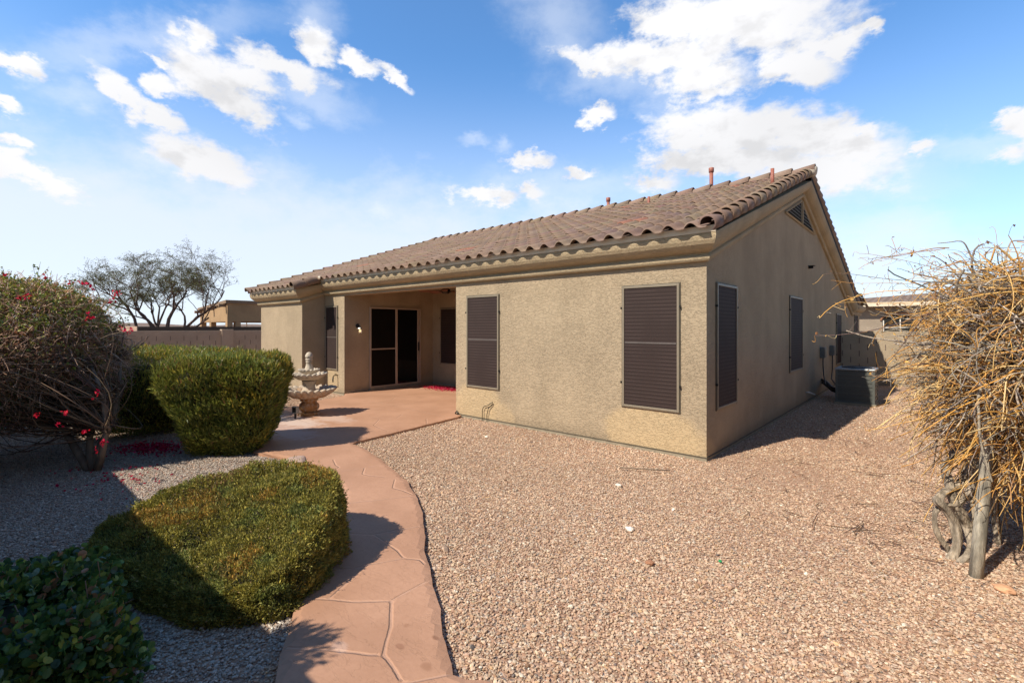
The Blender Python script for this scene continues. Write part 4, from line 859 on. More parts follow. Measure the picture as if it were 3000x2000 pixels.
t_ = thing('mound_shrub', 'low wide clipped mound shrub beside the curved path', 'shrub', (0, 0, 0))
leaves('foliage', pos, ax, rng.uniform(.012, .030, n), rng.uniform(.005, .012, n), C, m_sleaf, t_)
ks = rng.choice(n, 900); tq = pos[ks]; dr = nn[ks] + rng.normal(size=(900, 3)) * .4 + [0, 0, .5]; dr /= np.linalg.norm(dr, axis=1, keepdims=True); hh_ = rng.uniform(.02, .07, 900)
pp = (tq[:, None] + dr[:, None] * np.linspace(.1, 1, 8)[None, :, None] * hh_[:, None, None]).reshape(-1, 3)
leaves('shoots', pp, np.repeat(dr, 8, 0) + rng.normal(size=pp.shape) * .7, rng.uniform(.01, .02, len(pp)), rng.uniform(.004, .008, len(pp)), pal([(.30, .30, .08), (.36, .33, .10), (.40, .27, .15)], [4, 3, 1], len(pp), .2), m_sleaf, t_)
gx, gy = np.meshgrid(np.linspace(-2.9, -.7, 56), np.linspace(-5.6, -3.8, 46)); Q = np.stack([gx.ravel(), gy.ravel()], 1); H, d = mound_h(Q)
F = np.array([(j * 56 + i, j * 56 + i + 1, (j + 1) * 56 + i + 1, (j + 1) * 56 + i) for j in range(45) for i in range(55)])
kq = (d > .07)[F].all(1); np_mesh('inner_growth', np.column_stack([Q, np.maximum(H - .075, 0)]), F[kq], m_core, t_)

def blob(n, c, rad, pw=2.6, shell=(.86, 1.0), taper=0.0, rot=0.0, amp=.06, fr=3.0, zmin=0.0, seed=0.0, umin=-1.0):
    """points in the outer shell of a squared-off ellipsoid; returns positions and outward normals"""
    u = rng.normal(size=(int(n * 1.5), 3)); u /= np.linalg.norm(u, axis=1, keepdims=True); u = u[u[:, 2] > umin]
    k_ = (np.abs(u) ** pw).sum(1) ** (-1 / pw); s_ = u * k_[:, None]
    nr = np.sign(s_) * np.abs(s_) ** (pw - 1) / np.array(rad); nr /= np.linalg.norm(nr, axis=1, keepdims=True)
    q = s_ * np.array(rad) * (1 + amp * wob(s_ * np.array(rad), fr, seed)[:, None])
    q = q * (shell[0] + (shell[1] - shell[0]) * rng.random((len(q), 1)) ** .6)
    zf = (q[:, 2] / rad[2] + 1) / 2; q[:, :2] *= (1 - taper + taper * np.clip(zf, 0, 1))[:, None]
    cr, sr = math.cos(rot), math.sin(rot); M_ = np.array([[cr, -sr, 0], [sr, cr, 0], [0, 0, 1]])
    q = q @ M_.T + np.array(c); nr = nr @ M_.T; k_ = q[:, 2] > zmin
    return q[k_][:n], nr[k_][:n]
def core(name, c, rad, pw, taper, rot, parent, sc_=.85, zmin=0.0):
    import bmesh
    bm = bmesh.new(); bmesh.ops.create_icosphere(bm, subdivisions=4, radius=1); me = bpy.data.meshes.new(name)
    cr, sr = math.cos(rot), math.sin(rot)
    for v in bm.verts:
        k_ = sum(abs(a) ** pw for a in v.co) ** (-1 / pw); p = v.co * k_ * sc_; zf = (p.z + 1) / 2; tt_ = 1 - taper + taper * zf
        x, y = p.x * rad[0] * tt_, p.y * rad[1] * tt_; v.co = (c[0] + x * cr - y * sr, c[1] + x * sr + y * cr, max(c[2] + p.z * rad[2], zmin))
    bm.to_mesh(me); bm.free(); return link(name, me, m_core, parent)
def stems(name, base, tips, r0, r1, m, parent, col=None, bend=.15, n=6, S_=8):
    t = np.linspace(0, 1, S_)[None, :, None]; base = np.asarray(base, float); tips = np.asarray(tips, float); N = len(tips)
    mid = rng.normal(size=(N, 1, 3)) * bend; P = base[:, None] * (1 - t) + tips[:, None] * t + mid * np.sin(PI * t)
    P[..., 2] -= .12 * np.sin(PI * t[..., 0]) * np.linalg.norm(tips - base, axis=1)[:, None] * .3
    rad = (r0 * (1 - t[..., 0]) + r1 * t[..., 0]) * np.ones((N, 1)); return twigs(name, P, rad, m, parent, col, n)

# ---- oleander hedge plants
def oleander(label, c, rad, rot, n, seed, taper=.3, light=1.0):
    t_ = thing('oleander_bush', label, 'shrub', group='clipped oleanders')
    q, nr = blob(n, c, rad, 6.0, (.84, 1.0), taper, rot, .08, 2.6, .03, seed)
    q = q + nr * (.045 * wob(q, 9, seed)[:, None] + .02 * wob(q, 24, seed + 1)[:, None])
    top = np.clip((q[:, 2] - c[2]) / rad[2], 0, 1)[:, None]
    ax = nr * .55 + [0, 0, .9] + rng.normal(size=q.shape) * .42
    f = wob(q, 3.2, seed)[:, None]
    C = pal([(.25, .28, .055), (.19, .225, .05), (.36, .35, .08), (.12, .16, .04)], [4, 4, 2, 3], len(q), .2)
    C = np.where((f > .3) & (rng.random((len(q), 1)) < .5), C * [1.45, 1.15, .9], C)
    C = np.where(rng.random((len(q), 1)) < .02 + .05 * top, [.26, .15, .07], C) * light
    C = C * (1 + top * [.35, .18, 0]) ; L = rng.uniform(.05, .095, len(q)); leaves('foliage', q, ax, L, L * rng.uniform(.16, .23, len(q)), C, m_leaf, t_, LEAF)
    # upright shoots with whorled leaves on the top face
    k_ = 240; tq, _ = blob(k_ * 4, c, rad, 6.0, (.98, 1.0), taper, rot, .05, 2.6, .03, seed, .3); tq = tq[tq[:, 2] > c[2] + rad[2] * .86][:k_]; k_ = len(tq)
    tp = np.repeat(tq, 9, 0); hh_ = np.tile(np.linspace(.01, .09, 9), k_) * np.repeat(rng.uniform(.5, 1.3, k_), 9); tp[:, 2] += hh_ - .03
    ax = np.tile(np.array([(math.cos(a), math.sin(a), 1.1) for a in np.arange(9) * 2.4]), (k_, 1)) + rng.normal(size=(k_ * 9, 3)) * .2
    leaves('shoots', tp, ax, rng.uniform(.05, .09, k_ * 9), rng.uniform(.009, .013, k_ * 9), pal([(.20, .27, .07), (.25, .30, .09), (.32, .29, .12), (.40, .22, .13)], [4, 3, 1, .5], k_ * 9, .15), m_leaf, t_)
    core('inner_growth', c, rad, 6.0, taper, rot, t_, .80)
    a = rng.uniform(0, 2 * PI, 26); st = np.column_stack([c[0] + .2 * np.cos(a), c[1] + .2 * np.sin(a), 0 * a]); e_ = np.column_stack([c[0] + rad[0] * .4 * np.cos(a), c[1] + rad[1] * .4 * np.sin(a), 0 * a + c[2] * 1.2])
    stems('stem', st, e_, .016, .006, m_bark, t_)
    return t_
u_ = math.atan2(.83, .56)
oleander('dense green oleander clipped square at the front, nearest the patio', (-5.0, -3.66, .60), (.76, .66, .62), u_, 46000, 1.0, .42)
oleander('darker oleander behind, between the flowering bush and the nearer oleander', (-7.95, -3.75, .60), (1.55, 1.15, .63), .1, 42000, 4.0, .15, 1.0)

# ---- bougainvillea
t_ = thing('bougainvillea', 'large twiggy bougainvillea with sparse leaves and red blooms at the left edge', 'shrub')
BC = np.array([-6.32, -5.72, 1.34]); BR = np.array([1.12, 1.10, .84])
base = np.array([-5.15, -5.05, 0.0])
trunk = [np.array([base, base + (-.08, -.02, .18), base + (-.22, .0, .42), base + (-.38, -.06, .72), base + (-.6, -.2, 1.1)]), np.array([base + (.02, .03, 0), base + (.12, .06, .2), base + (.16, .10, .5), base + (.06, .08, .85), base + (-.12, 0, 1.2)]),
         np.array([base + (-.03, -.03, 0), base + (-.2, -.12, .22), base + (-.5, -.22, .5), base + (-.9, -.35, .8), base + (-1.2, -.4, 1.1)]), np.array([base + (0, 0, .02), base + (-.12, .08, .25), base + (-.2, .2, .5), base + (-.42, .3, .9), base + (-.6, .35, 1.3)])]
g = MB()
for T_ in trunk: g.tube([tuple(p) for p in T_], [.045, .038, .03, .024, .014], 8)
g.build('trunk', m_bark, t_, True)
N = 750
q, nr = blob(N, BC, BR, 2.3, (.80, 1.02), 0, 0, .10, 2.2, .55, 2.0); N = len(q)
tk = rng.integers(0, 4, N); si = rng.integers(2, 5, N); st = np.array([trunk[a][b_] for a, b_ in zip(tk, si)]) + rng.normal(size=(N, 3)) * .04
stems('branch', st, q, .007, .0022, m_twig, t_, pal([(.20, .13, .085), (.28, .19, .13), (.13, .085, .06)], [3, 2, 2], N), .16, 4, 9)
# crisscross fine twigs
N = 21000
q, nr = blob(N, BC, BR, 2.3, (.62, 1.02), 0, 0, .10, 2.2, .25, 2.0); N = len(q)
dr = nr * .5 + rng.normal(size=(N, 3)) * .75; dr[:, 2] += .05; dr /= np.linalg.norm(dr, axis=1, keepdims=True); Ls = rng.uniform(.06, .26, N)
s_ = np.linspace(0, 1, 4)[None, :, None]; Pm = q[:, None] + dr[:, None] * s_ * Ls[:, None, None] + rng.normal(size=(N, 1, 3)) * .02 * np.sin(PI * s_); Pm[..., 2] -= .03 * s_[..., 0] ** 2
twigs('fine_twig', Pm, np.full((N, 4), .0020) * rng.uniform(.7, 1.8, (N, 1)), m_twig, t_, pal([(.62, .40, .29), (.48, .29, .19), (.72, .52, .40), (.26, .15, .10)], [4, 3, 3, 1.5], N), 3)
# leaves: dense near the top and at the low left, sparse in the body
N = 42000
q, nr = blob(N, BC, BR, 2.3, (.72, 1.05), 0, 0, .12, 2.4, .2, 2.0)
hz = (q[:, 2] - BC[2]) / BR[2]; rt = (q - BC) @ np.array([.749, .663, 0])
prob = .6 + .9 * np.clip((hz - .15) / .5, 0, 1) + .8 * np.clip(-(hz + .35) * 2, 0, 1) * np.clip(-rt * 1.4 + .3, 0, 1) + .35 * np.clip((rt - .75) * 3, 0, 1) + .7 * np.clip(-(hz + .3) * 2.5, 0, 1)
kk = rng.random(len(q)) < prob * (.75 + .5 * wob(q, 4, 1)); q, nr = q[kk], nr[kk]; hz = hz[kk]; n = len(q)
C = pal([(.24, .28, .05), (.34, .35, .055), (.42, .36, .08), (.14, .19, .04), (.42, .18, .08)], [4, 3, 2, 3, 1], n, .2)
body = (hz[:, None] < .35) & (rng.random((n, 1)) < .7); C = np.where(body, pal([(.36, .17, .10), (.30, .22, .08), (.42, .25, .15), (.20, .17, .06)], [3, 3, 2, 2], n, .2), C)
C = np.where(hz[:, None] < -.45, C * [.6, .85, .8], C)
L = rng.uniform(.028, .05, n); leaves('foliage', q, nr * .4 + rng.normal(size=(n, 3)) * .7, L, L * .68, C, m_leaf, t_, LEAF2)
# leafy sprays on the crown
k_ = 150; tq, nr = blob(k_ * 3, BC, BR, 2.3, (.98, 1.02), 0, 0, .10, 2.2, 1.5, 2.0, .25); tq, nr = tq[:k_], nr[:k_]; k_ = len(tq)
dr = nr + rng.normal(size=(k_, 3)) * .4 + [0, 0, .5]; dr /= np.linalg.norm(dr, axis=1, keepdims=True); Ls = rng.uniform(.08, .26, k_); s_ = np.linspace(0, 1, 5)[None, :, None]
Pm = tq[:, None] + dr[:, None] * s_ * Ls[:, None, None]; twigs('spray', Pm, np.full((k_, 5), .002), m_twig, t_, pal([(.2, .16, .07)], [1], k_), 3)['kind'] = 'stuff'
pp = (tq[:, None] + dr[:, None] * np.linspace(.1, 1, 9)[None, :, None] * Ls[:, None, None]).reshape(-1, 3); n = len(pp)
leaves('spray_leaves', pp, rng.normal(size=(n, 3)), rng.uniform(.025, .045, n), rng.uniform(.018, .03, n), pal([(.17, .24, .05), (.26, .29, .06), (.12, .18, .05)], [3, 2, 2], n, .2), m_leaf, t_, LEAF2)
m_bract = colmat('papery_red_bract', .6, .35, .2)
def bloom(cs, name, parent, s=.03, per=14):
    cs = np.repeat(np.array(cs), per, 0) + rng.normal(size=(len(cs) * per, 3)) * s; n = len(cs)
    return leaves(name, cs, rng.normal(size=(n, 3)), rng.uniform(.025, .042, n), rng.uniform(.02, .032, n), pal([(.62, .012, .045), (.75, .02, .09), (.5, .01, .03)], [3, 2, 1], n, .12), m_bract, parent, LEAF2)
def cpos(px, py, D): p = CAMP + D * VD + (px - 1500) / 1402 * D * VR; return (p[0], p[1], 1.65 - (py - 958) / 1402 * D)
FL = [(372, 967, 4.95), (337, 862, 5.2), (250, 830, 5.3), (235, 826, 5.4), (205, 828, 5.3), (270, 842, 5.25), (330, 880, 5.2), (18, 805, 5.0), (82, 868, 4.8), (57, 868, 4.8), (278, 1153, 4.85), (190, 1206, 4.7), (173, 1244, 4.7), (295, 1298, 4.95), (248, 1262, 4.8), (135, 812, 5.3), (260, 928, 4.95), (110, 1215, 4.6)]
for i, f_ in enumerate(FL): bloom([cpos(*f_)], 'flower_cluster', t_, .013 if i not in (0, 1, 13) else .024, 7 if i not in (0, 1, 13) else 16)
g = MB(); p0 = BC + np.array([.55, .7, .05]); p1 = np.array(cpos(372, 972, 4.95)); g.tube([tuple(p0 * (1 - s_) + p1 * s_ + np.array([0, 0, .05 * math.sin(PI * s_)])) for s_ in np.linspace(0, 1, 6)], [.005, .005, .004, .004, .003, .002], 5); g.build('spray', m_bark, t_)

# fallen petals
def petals(label, cx_, cy_, rx, ry, n, z, rot=0, thick=.03):
    a = rng.normal(size=(n, 2)) * .42; r_ = np.linalg.norm(a, axis=1); a = a[r_ < 1.15]; n = len(a); r_ = np.linalg.norm(a, axis=1)
    cr, sr = math.cos(rot), math.sin(rot); x, y = a[:, 0] * rx, a[:, 1] * ry
    p = np.column_stack([cx_ + x * cr - y * sr, cy_ + x * sr + y * cr, z + rng.random(n) * thick * np.clip(1.1 - r_, 0, 1)])
    ax = rng.normal(size=(n, 3)); ax[:, 2] *= .35
    o = leaves('fallen_petals', p, ax, rng.uniform(.025, .04, n), rng.uniform(.02, .03, n), pal([(.55, .015, .07), (.66, .03, .12), (.40, .012, .05), (.62, .16, .18)], [3, 2, 2, 1], n, .15), m_bract, None, LEAF2)
    return tag(o, label, 'petals', kind='stuff')
petals('drift of red petals blown into the patio corner', -7.35, 2.18, .95, .36, 1900, .055, .05, .05)
petals('red petals scattered on the gravel under the oleanders', -5.85, -4.35, .62, .38, 900, .012, .3, .02)
petals('few stray petals on the shaded gravel below the bougainvillea', -4.6, -4.9, 1.3, .5, 110, .02, .2, .0)

# ---- round leaved shrub in the near left corner
t_ = thing('round_leaved_shrub', 'dark round leaved shrub filling the near left corner', 'shrub')
c_, rd_ = (-1.38, -6.08, .02), (.74, .54, .36)
q, nr = blob(8000, c_, rd_, 3.0, (.72, 1.05), 0, .4, .20, 4.2, .0, 7.0)
q2, nr2 = blob(2600, (-.80, -5.70, .08), (.24, .26, .27), 2.4, (.5, 1.06), 0, .4, .25, 9, .0, 2.0); q, nr = np.concatenate([q, q2]), np.concatenate([nr, nr2])
q3, nr3 = blob(1600, (-1.50, -5.66, .23), (.22, .2, .15), 2.4, (.5, 1.06), 0, .4, .25, 9, .0, 5.0); q, nr = np.concatenate([q, q3]), np.concatenate([nr, nr3])
n = len(q)
C = pal([(.10, .20, .05), (.15, .26, .06), (.06, .13, .05), (.30, .36, .07), (.40, .20, .10), (.10, .20, .16)], [5, 4, 4, 2.2, 1.1, 1.0], n, .2)
leaves('foliage', q, nr * .5 + rng.normal(size=(n, 3)) * .55 + [0, 0, .25], rng.uniform(.024, .042, n), rng.uniform(.026, .042, n), C, m_leaf, t_, RND)
k_ = 260; tq, nr = blob(k_, c_, rd_, 3.0, (.9, 1.0), 0, .4, .13, 3.4, .1, 7.0); k_ = len(tq); dr = nr * .8 + rng.normal(size=(k_, 3)) * .5; dr[:, 2] += .25
s_ = np.linspace(0, 1, 5)[None, :, None]; Pm = tq[:, None] + dr[:, None] * (s_ - .6) * rng.uniform(.06, .16, k_)[:, None, None]
twigs('twig', Pm, np.full((k_, 5), .0026), m_twig, t_, pal([(.44, .33, .24), (.26, .19, .14)], [1, 1], k_), 4)['kind'] = 'stuff'
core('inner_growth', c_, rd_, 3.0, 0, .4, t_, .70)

# ---- tree and shrub shape behind the camera's left whose tips shade the path
t_ = thing('wall_shrub', 'leafy shrub rising over the rear boundary wall', 'shrub')
q, nr = blob(2600, (-.78, -6.60, 1.66), (.24, .16, .32), 2.2, (.2, 1.05), 0, 0, .3, 7, .0, 3.0); n = len(q)
leaves('foliage', q, nr + rng.normal(size=(n, 3)) * .5, rng.uniform(.04, .08, n), rng.uniform(.015, .03, n), pal([(.08, .12, .03)], [1], n), m_leaf, t_, LEAF2)
stems('stem', np.tile([(-.78, -6.5, 0)], (8, 1)), q[:8], .012, .004, m_bark, t_)

# ---- mesquite beyond the walls
def tree(label, name, base_pts, sc_, crown, levels, seed, leafn, leafc, name2='tree', spread=.75, tipr=.012):
    rg = random.Random(seed); t_ = thing(name, label, 'tree', base_pts[0][0])
    br = MB(); tips = []; segs = []
    def grow(p, d, L, r, lev):
        pts = [p]; rr = [r]; n_ = 4
        for i in range(n_):
            d = (d + Vector((rg.gauss(0, .17), rg.gauss(0, .17), rg.gauss(.015, .12)))).normalized(); p = p + d * (L / n_); pts.append(p); rr.append(r * (1 - .38 * (i + 1) / n_))
        if lev < levels: (br.tube(pts, rr, 6 if lev < 2 else 4, False))
        else: segs.append((pts, rr))
        if lev >= levels: tips.extend([pts[2], pts[3], pts[4]]); return
        for k in range(3 if lev < 2 else 4):
            ax_ = Vector((rg.gauss(0, 1), rg.gauss(0, 1), rg.gauss(.1, .55))).normalized()
            nd = (d * (1 - spread * .45) + ax_ * spread * .75); nd.z = nd.z * .75 + .12; q_ = pts[rg.choice([2, 3, 4, 4])]
            # stay inside the crown: bend back when leaving it
            o_ = Vector(((q_.x - crown[0][0]) / crown[1][0], (q_.y - crown[0][1]) / crown[1][1], (q_.z - crown[0][2]) / crown[1][2]))
            if o_.length > .8: nd = nd - Vector((o_.x, o_.y, o_.z)) * .8 * (o_.length - .6)
            grow(q_, nd.normalized(), L * rg.uniform(.62, .85), r * .50, lev + 1)
    for (p, d, L, r) in base_pts: grow(Vector(p), Vector(d).normalized(), L, r, 0)
    o = t_.location.copy(); br.v = [(x - o.x, y - o.y, z - o.z) for x, y, z in br.v]
    br.build('trunk', m_mesq, t_, True)
    P = np.array([[tuple(q_ - o) for q_ in s[0]] for s in segs]); rr = np.array([s[1] for s in segs]); twigs('branchlet', P, np.maximum(rr, tipr * .6), m_mesq, t_, None, 3)
    tp = np.array([tuple(q_ - o) for q_ in tips]); tp = tp[rng.random(len(tp)) < .8]; k_ = leafn
    pp = np.repeat(tp, k_, 0); n = len(pp); dr = np.repeat(rng.normal(size=tp.shape) * [1, 1, .5] + [.5, .35, .1], k_, 0)
    pp = pp + dr * rng.uniform(-.12, .16, (n, 1)) + rng.normal(size=pp.shape) * .045
    leaves('crown', pp, dr + rng.normal(size=(n, 3)) * .35, rng.uniform(.05, .11, n), rng.uniform(.012, .026, n), pal(leafc, [3, 2, 1], n, .2), m_sleaf, t_)
    return t_
m_mesq = simple('dark_red_brown_bark', (.10, .062, .05), .9, var=.25, vs=4)
def at3(px, py, D): return cpos(px, py, D)
b1 = at3(455, 985, 25); b2 = at3(530, 985, 26)
up = lambda dx, dy, z: tuple(np.array([*(VR * dx + VD * dy), z]))
crn = (at3(432, 835, 25.5), (3.5, 3.0, 2.15))
tree('sparse spreading mesquite tree with several bare trunks beyond the garden wall', 'mesquite_tree',
     [(at3(463, 1050, 25), up(.05, 0, 1), 1.7, .11), (at3(490, 975, 25.1), up(.12, .1, 1), 1.5, .10), (at3(405, 1000, 24.8), up(-.25, -.2, 1), 1.6, .09), (at3(455, 975, 25), up(-.75, .2, .8), 1.8, .075),
      (at3(463, 975, 25), up(-.2, -.3, 1), 1.6, .08), (at3(520, 980, 25.8), up(.75, .1, .75), 2.2, .08), (at3(520, 980, 25.8), up(.95, -.3, .5), 2.3, .065), (at3(540, 960, 25.8), up(-.15, .3, 1), 1.3, .06)], 1, crn, 4, 11, 13, [(.17, .18, .08), (.12, .14, .07), (.24, .23, .12)])
for (px, D, hh_, lb_, sd_) in ((560, 38, 1.0, 'small bare pale bush between the mesquite and the porch building', 3), (2560, 60, 3.6, 'faint bare treetop beyond the neighbouring roof on the right', 5), (770, 60, 1.0, 'distant scrub seen through the porch', 8)):
    b_ = at3(px, 960, D); tree(lb_, 'bare_tree', [((b_[0], b_[1], .2), up(.1 * k_ - .2, .1, 1), hh_ * .62, .05) for k_ in range(5)], 1, ((b_[0], b_[1], 1.6 + hh_ * .5), (1.9, 1.9, hh_ * .9)), 3, sd_, 1, [(.22, .19, .11), (.17, .15, .09), (.25, .2, .13)])

# ------------------------------------------------------------------ the dry vine on its stake
m_old = colmat('weathered_grey_vine_wood', .9, 0, .15, bump=.004, bs=90, noise=.3)
t_ = thing('wooden_post', 'weathered grey round wooden stake supporting the dry vine', 'post', (2.30, -1.59, 0))
m_post = simple('weathered_grey_wood', (.34, .31, .25), .92, var=.55, vs=26, bump=.012, bs=60, stretch=(1, 1, .10))
g = MB(); pp = [(2.299, -1.586, -.05), (2.325, -1.54, .3), (2.347, -1.49, .573), (2.374, -1.4, 1.0), (2.395, -1.314, 1.55)]
g.tube([(x - 2.30, y + 1.59, z) for x, y, z in pp], [.038, .036, .034, .032, .03], 14); g.build('stake', m_post, t_, True)
vine = thing('dry_vine', 'huge tangle of leafless tan vine stems spilling over the boundary wall', 'vine')
def gnarl(name, pts, rr, seed):
    rr = [q * .78 for q in rr]
    pts = [Vector(p) for p in pts]; fine = []; fr_ = []
    for i in range(len(pts) - 1):
        p0, p1, p2, p3 = pts[max(i - 1, 0)], pts[i], pts[i + 1], pts[min(i + 2, len(pts) - 1)]
        for q in range(6):
            s = q / 6; fine.append(.5 * ((2 * p1) + (-p0 + p2) * s + (2 * p0 - 5 * p1 + 4 * p2 - p3) * s ** 2 + (-p0 + 3 * p1 - 3 * p2 + p3) * s ** 3)); fr_.append((rr[i] * (1 - s) + rr[i + 1] * s) * (1 + .09 * math.sin(len(fine) * .45 + seed)))
    g = MB(); g.tube([tuple(p) for p in fine], fr_, 28)
    n_ = 28
    vs = []
    for j in range(len(fine)):
        for k in range(n_):
            p = Vector(g.v[j * n_ + k]); f = 1 + .19 * math.sin(k * 2 * PI / n_ * 4 + j * .14 + seed) + .10 * math.sin(k * 2 * PI / n_ * 9 - j * .11) + .05 * math.sin(j * 1.9 + k); vs.append(tuple(fine[j] + (p - fine[j]) * f))
    g.v = vs; return g.build(name, m_vtr, vine, True)
m_vtr = simple('furrowed_vine_bark', (.33, .275, .21), .92, var=.5, vs=30, bump=.014, bs=60, stretch=(1, 1, .2))
gnarl('stem', [(2.164, -1.358, -.05), (2.21, -1.318, 0.05), (2.221, -1.295, 0.14), (2.197, -1.289, 0.254), (2.154, -1.327, 0.348), (2.119, -1.331, 0.397), (2.155, -1.26, 0.444), (2.231, -1.134, 0.476), (2.285, -1.046, 0.62), (2.36, -1.0, .95)], [.042, .036, .033, .032, .03, .036, .032, .028, .026, .024], 1)
gnarl('stem', [(2.191, -1.228, -0.04), (2.169, -1.247, 0.033), (2.119, -1.291, 0.128), (2.098, -1.31, 0.234), (2.105, -1.304, 0.3), (2.141, -1.272, 0.345), (2.23, -1.20, 0.36), (2.31, -1.15, .5)], [.03, .025, .022, .021, .02, .02, .022, .02], 2)
gnarl('stem', [(2.202, -1.379, -0.05), (2.274, -1.333, 0.033), (2.304, -1.244, 0.09), (2.277, -1.152, 0.186), (2.241, -1.184, 0.281), (2.198, -1.222, 0.396), (2.178, -1.173, 0.494), (2.16, -1.121, 0.596), (2.217, -1.004, 0.721), (2.33, -.95, 1.1)], [.036, .034, .032, .034, .036, .032, .03, .036, .028, .025], 3)
gnarl('stem', [(2.31, -1.19, 0.0), (2.33, -1.16, .25), (2.31, -1.10, .5), (2.37, -1.05, .8), (2.45, -.98, 1.2)], [.04, .034, .03, .028, .02], 4)
gnarl('stem', [(2.46, -.80, 0.0), (2.44, -.78, .4), (2.48, -.75, .9), (2.5, -.8, 1.4)], [.03, .028, .026, .02], 5)
VC = np.array([2.74, -.98, 1.38]); VRD = np.array([.64, .82, .92])
def vines(name, N, r0, cols, wts, Lr, S_=14, out=.9, drp=(.25, .9), start=(.2, .9), curl=.16, side=4, hz=(-.75, .86), lift=.25):
    u = rng.normal(size=(N * 3, 3)); u /= np.linalg.norm(u, axis=1, keepdims=True); u = u[(u[:, 2] > hz[0]) & (u[:, 2] < hz[1])][:N]; N = len(u)
    p = VC + u * VRD * rng.uniform(start[0], start[1], (N, 1))
    d = u * out + rng.normal(size=(N, 3)) * .6 + np.array([-.20, -.12, 0]); d[:, 2] += lift * rng.random(N); d[:, 2] = np.where(p[:, 2] > 1.9, np.minimum(d[:, 2], .35), d[:, 2]); d /= np.linalg.norm(d, axis=1, keepdims=True)
    L = rng.uniform(Lr[0], Lr[1], N) * rng.uniform(.5, 1, N); dp = rng.uniform(drp[0], drp[1], N); step = L / S_; P = [p]; cu = rng.normal(size=(N, 3)) * curl
    for i in range(S_ - 1):
        cu = cu * .85 + rng.normal(size=(N, 3)) * curl * .5
        d = d + cu * .5; d[:, 2] -= dp * step * 1.6 + .35 * (p[:, 2] > 2.28); d /= np.linalg.norm(d, axis=1, keepdims=True); p = p + d * step[:, None]
        p = p.copy(); p[:, 2] = np.where(p[:, 2] > 2.22, 2.22 + (p[:, 2] - 2.22) * .6, p[:, 2]); low = p[:, 2] < 1.58; p[low, 0] = np.minimum(p[low, 0], 2.765); p[:, 2] = np.maximum(p[:, 2], .05); P.append(p)
    P = np.stack(P, 1); rad = (r0 * rng.uniform(.6, 1.5, (N, 1))) * np.linspace(1, .45, S_)[None]
    return twigs(name, P, rad, m_old if r0 > .005 else m_twig, vine, pal(cols, wts, N, .16), side), P
GREY = [(.34, .29, .24), (.22, .185, .155), (.46, .40, .33)]; GOLD = [(.68, .42, .15), (.58, .31, .09), (.74, .54, .27), (.42, .24, .11), (.64, .34, .08)]
vines('old_cane', 260, .0085, GREY, [3, 2, 2], (.6, 1.2), out=.5, start=(.0, .8), curl=.25, side=6)
vines('old_cane', 950, .0058, GREY, [3, 2, 2], (.5, 1.0), out=.6, start=(.1, .9), curl=.25, side=5)
vines('grey_twig', 1900, .0028, GREY, [3, 3, 2], (.25, .6), out=.4, start=(.3, 1), curl=.35, lift=.0)
_, P1 = vines('dry_cane', 1650, .0046, GOLD, [4, 3, 3, 2, 2], (.30, .72), out=.7, start=(.55, 1.0), curl=.2, lift=.0, drp=(.6, 2.0))
vines('dry_cane', 120, .0052, GOLD, [3, 2, 4, 1, 2], (.55, 1.0), out=.8, start=(.5, 1.0), curl=.14, drp=(1.2, 2.2), S_=18, lift=.1)
vines('dry_cane', 850, .0042, GOLD, [4, 3, 3, 2, 2], (.35, .8), out=.8, start=(.6, 1.0), curl=.2, lift=.0, drp=(.8, 2.4), hz=(-.95, .1))
vines('grey_twig', 900, .0030, GREY, [3, 3, 2], (.25, .6), out=.4, start=(.4, 1), curl=.3, lift=.0, hz=(-.95, .0))
# long whips reaching left over the side yard
def whips(N, y0, y1, name):
    py = rng.uniform(y0, y1, N); p = np.array([cpos(rng.uniform(2730, 2850), q, rng.uniform(3.3, 3.9)) for q in py])
    d = np.repeat(np.array([[*(-VR), .12]]), N, 0) + rng.normal(size=(N, 3)) * .28; d[:, 2] = np.minimum(d[:, 2], .22); d /= np.linalg.norm(d, axis=1, keepdims=True); L = rng.uniform(.3, .95, N); S_ = 12; P = [p]; cu = rng.normal(size=(N, 3)) * .1
    for i in range(S_ - 1):
        cu = cu * .8 + rng.normal(size=(N, 3)) * .06; d = d + cu; d[:, 2] -= .05 + .3 * (p[:, 2] > 2.25); d /= np.linalg.norm(d, axis=1, keepdims=True); p = p + d * (L / S_)[:, None]; P.append(p)
    P = np.stack(P, 1); twigs(name, P, rng.uniform(.0024, .0046, (N, 1)) * np.linspace(1, .5, S_)[None], m_twig, vine, pal(GOLD + [(.16, .11, .09)], [4, 3, 3, 2, 2, 2.5], N), 4)
    return P
W = whips(38, 720, 1230, 'whip')
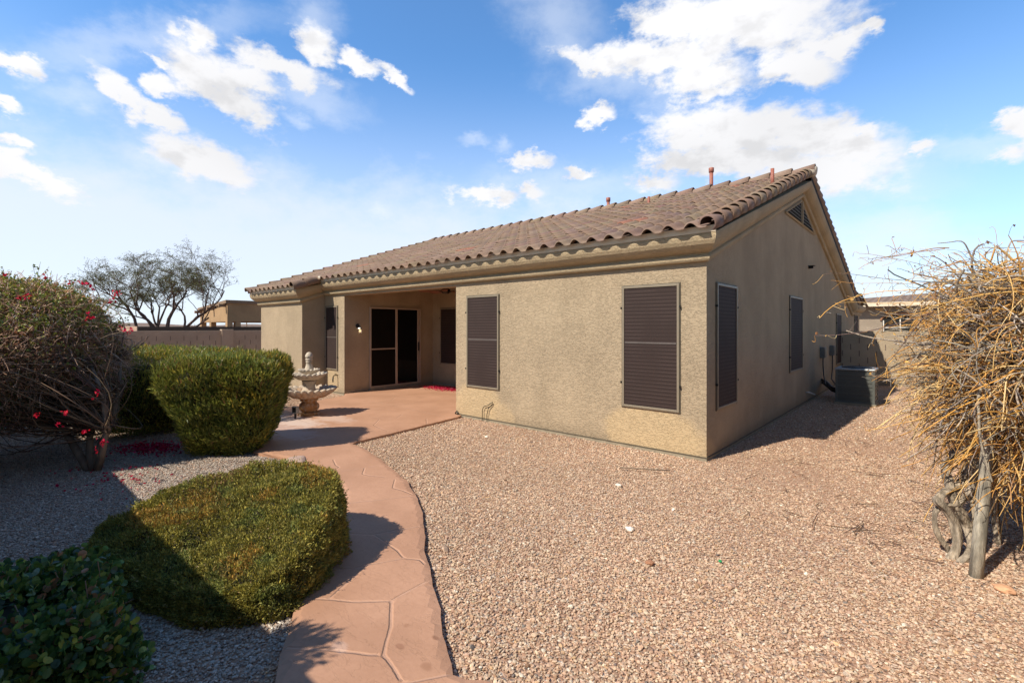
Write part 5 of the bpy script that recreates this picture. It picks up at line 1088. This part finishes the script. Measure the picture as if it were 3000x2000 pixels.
# side sprigs, tendrils and shrivelled leaves
allP = np.concatenate([P1[:, 3:], W[:, 3:12, :][:, :11]][:1], 0).reshape(-1, 3); allP = np.concatenate([allP[rng.integers(0, len(allP), 3600)], W[:, 3:].reshape(-1, 3)])
N = len(allP); d = rng.normal(size=(N, 3)); d /= np.linalg.norm(d, axis=1, keepdims=True); s_ = np.linspace(0, 1, 5)[None, :, None]; L = rng.uniform(.03, .14, N)[:, None, None]
Pm = allP[:, None] + d[:, None] * s_ * L + rng.normal(size=(N, 1, 3)) * .02 * np.sin(PI * s_)
twigs('sprig', Pm, np.full((N, 5), .0014) * rng.uniform(.8, 1.5, (N, 1)), m_twig, vine, pal(GOLD + GREY, [2, 3, 2, 2, 1, 1, 2, 1], N), 3)
sel = Pm[rng.random(N) < .32][:, -1]; n = len(sel); leaves('dead_leaf', sel, rng.normal(size=(n, 3)), rng.uniform(.012, .035, n), rng.uniform(.008, .02, n), pal([(.50, .30, .09), (.34, .17, .07), (.2, .10, .06)], [3, 3, 2], n, .2), m_twig, vine, LEAF2)
# trailing twigs on the ground near the vine
N = 60; p = np.column_stack([rng.uniform(.6, 2.3, N), rng.uniform(-1.6, 2.6, N), np.full(N, .03)]); a = rng.uniform(0, 2 * PI, N); s_ = np.linspace(0, 1, 6)[None, :, None]
dr = np.column_stack([np.cos(a), np.sin(a), 0 * a]); Pm = p[:, None] + dr[:, None] * s_ * rng.uniform(.08, .4, (N, 1, 1)) + rng.normal(size=(N, 1, 3)) * [.03, .03, 0] * np.sin(PI * s_)
tag(twigs('fallen_twigs', Pm, np.full((N, 6), .0028), m_twig, None, pal([(.12, .07, .05), (.3, .2, .12)], [2, 1], N), 4), 'scattered dead twigs on the gravel in front of the vine', 'twigs', kind='stuff')
N = 420; P, D = scatter(2600, 2.2, 8.5); k = clearance(P); P = P[k][:N]; N = len(P)
tag(leaves('leaf_litter', np.column_stack([P, np.full(N, .017)]), rng.normal(size=(N, 3)) * [1, 1, .2], rng.uniform(.012, .03, N), rng.uniform(.006, .014, N), pal([(.20, .12, .06), (.42, .28, .13), (.12, .08, .05)], [3, 2, 2], N, .2), m_sleaf, None, LEAF2), 'dry leaf litter scattered thinly over the gravel', 'leaves', kind='stuff')
tag(MB().tube([(-.62, -1.02, .035), (-.45, -.97, .045), (-.28, -.86, .04), (-.12, -.80, .05)], .007, 6).build('fallen_stick', m_bark, None, True), 'thin dark stick on the gravel by the sunlit wall', 'stick')
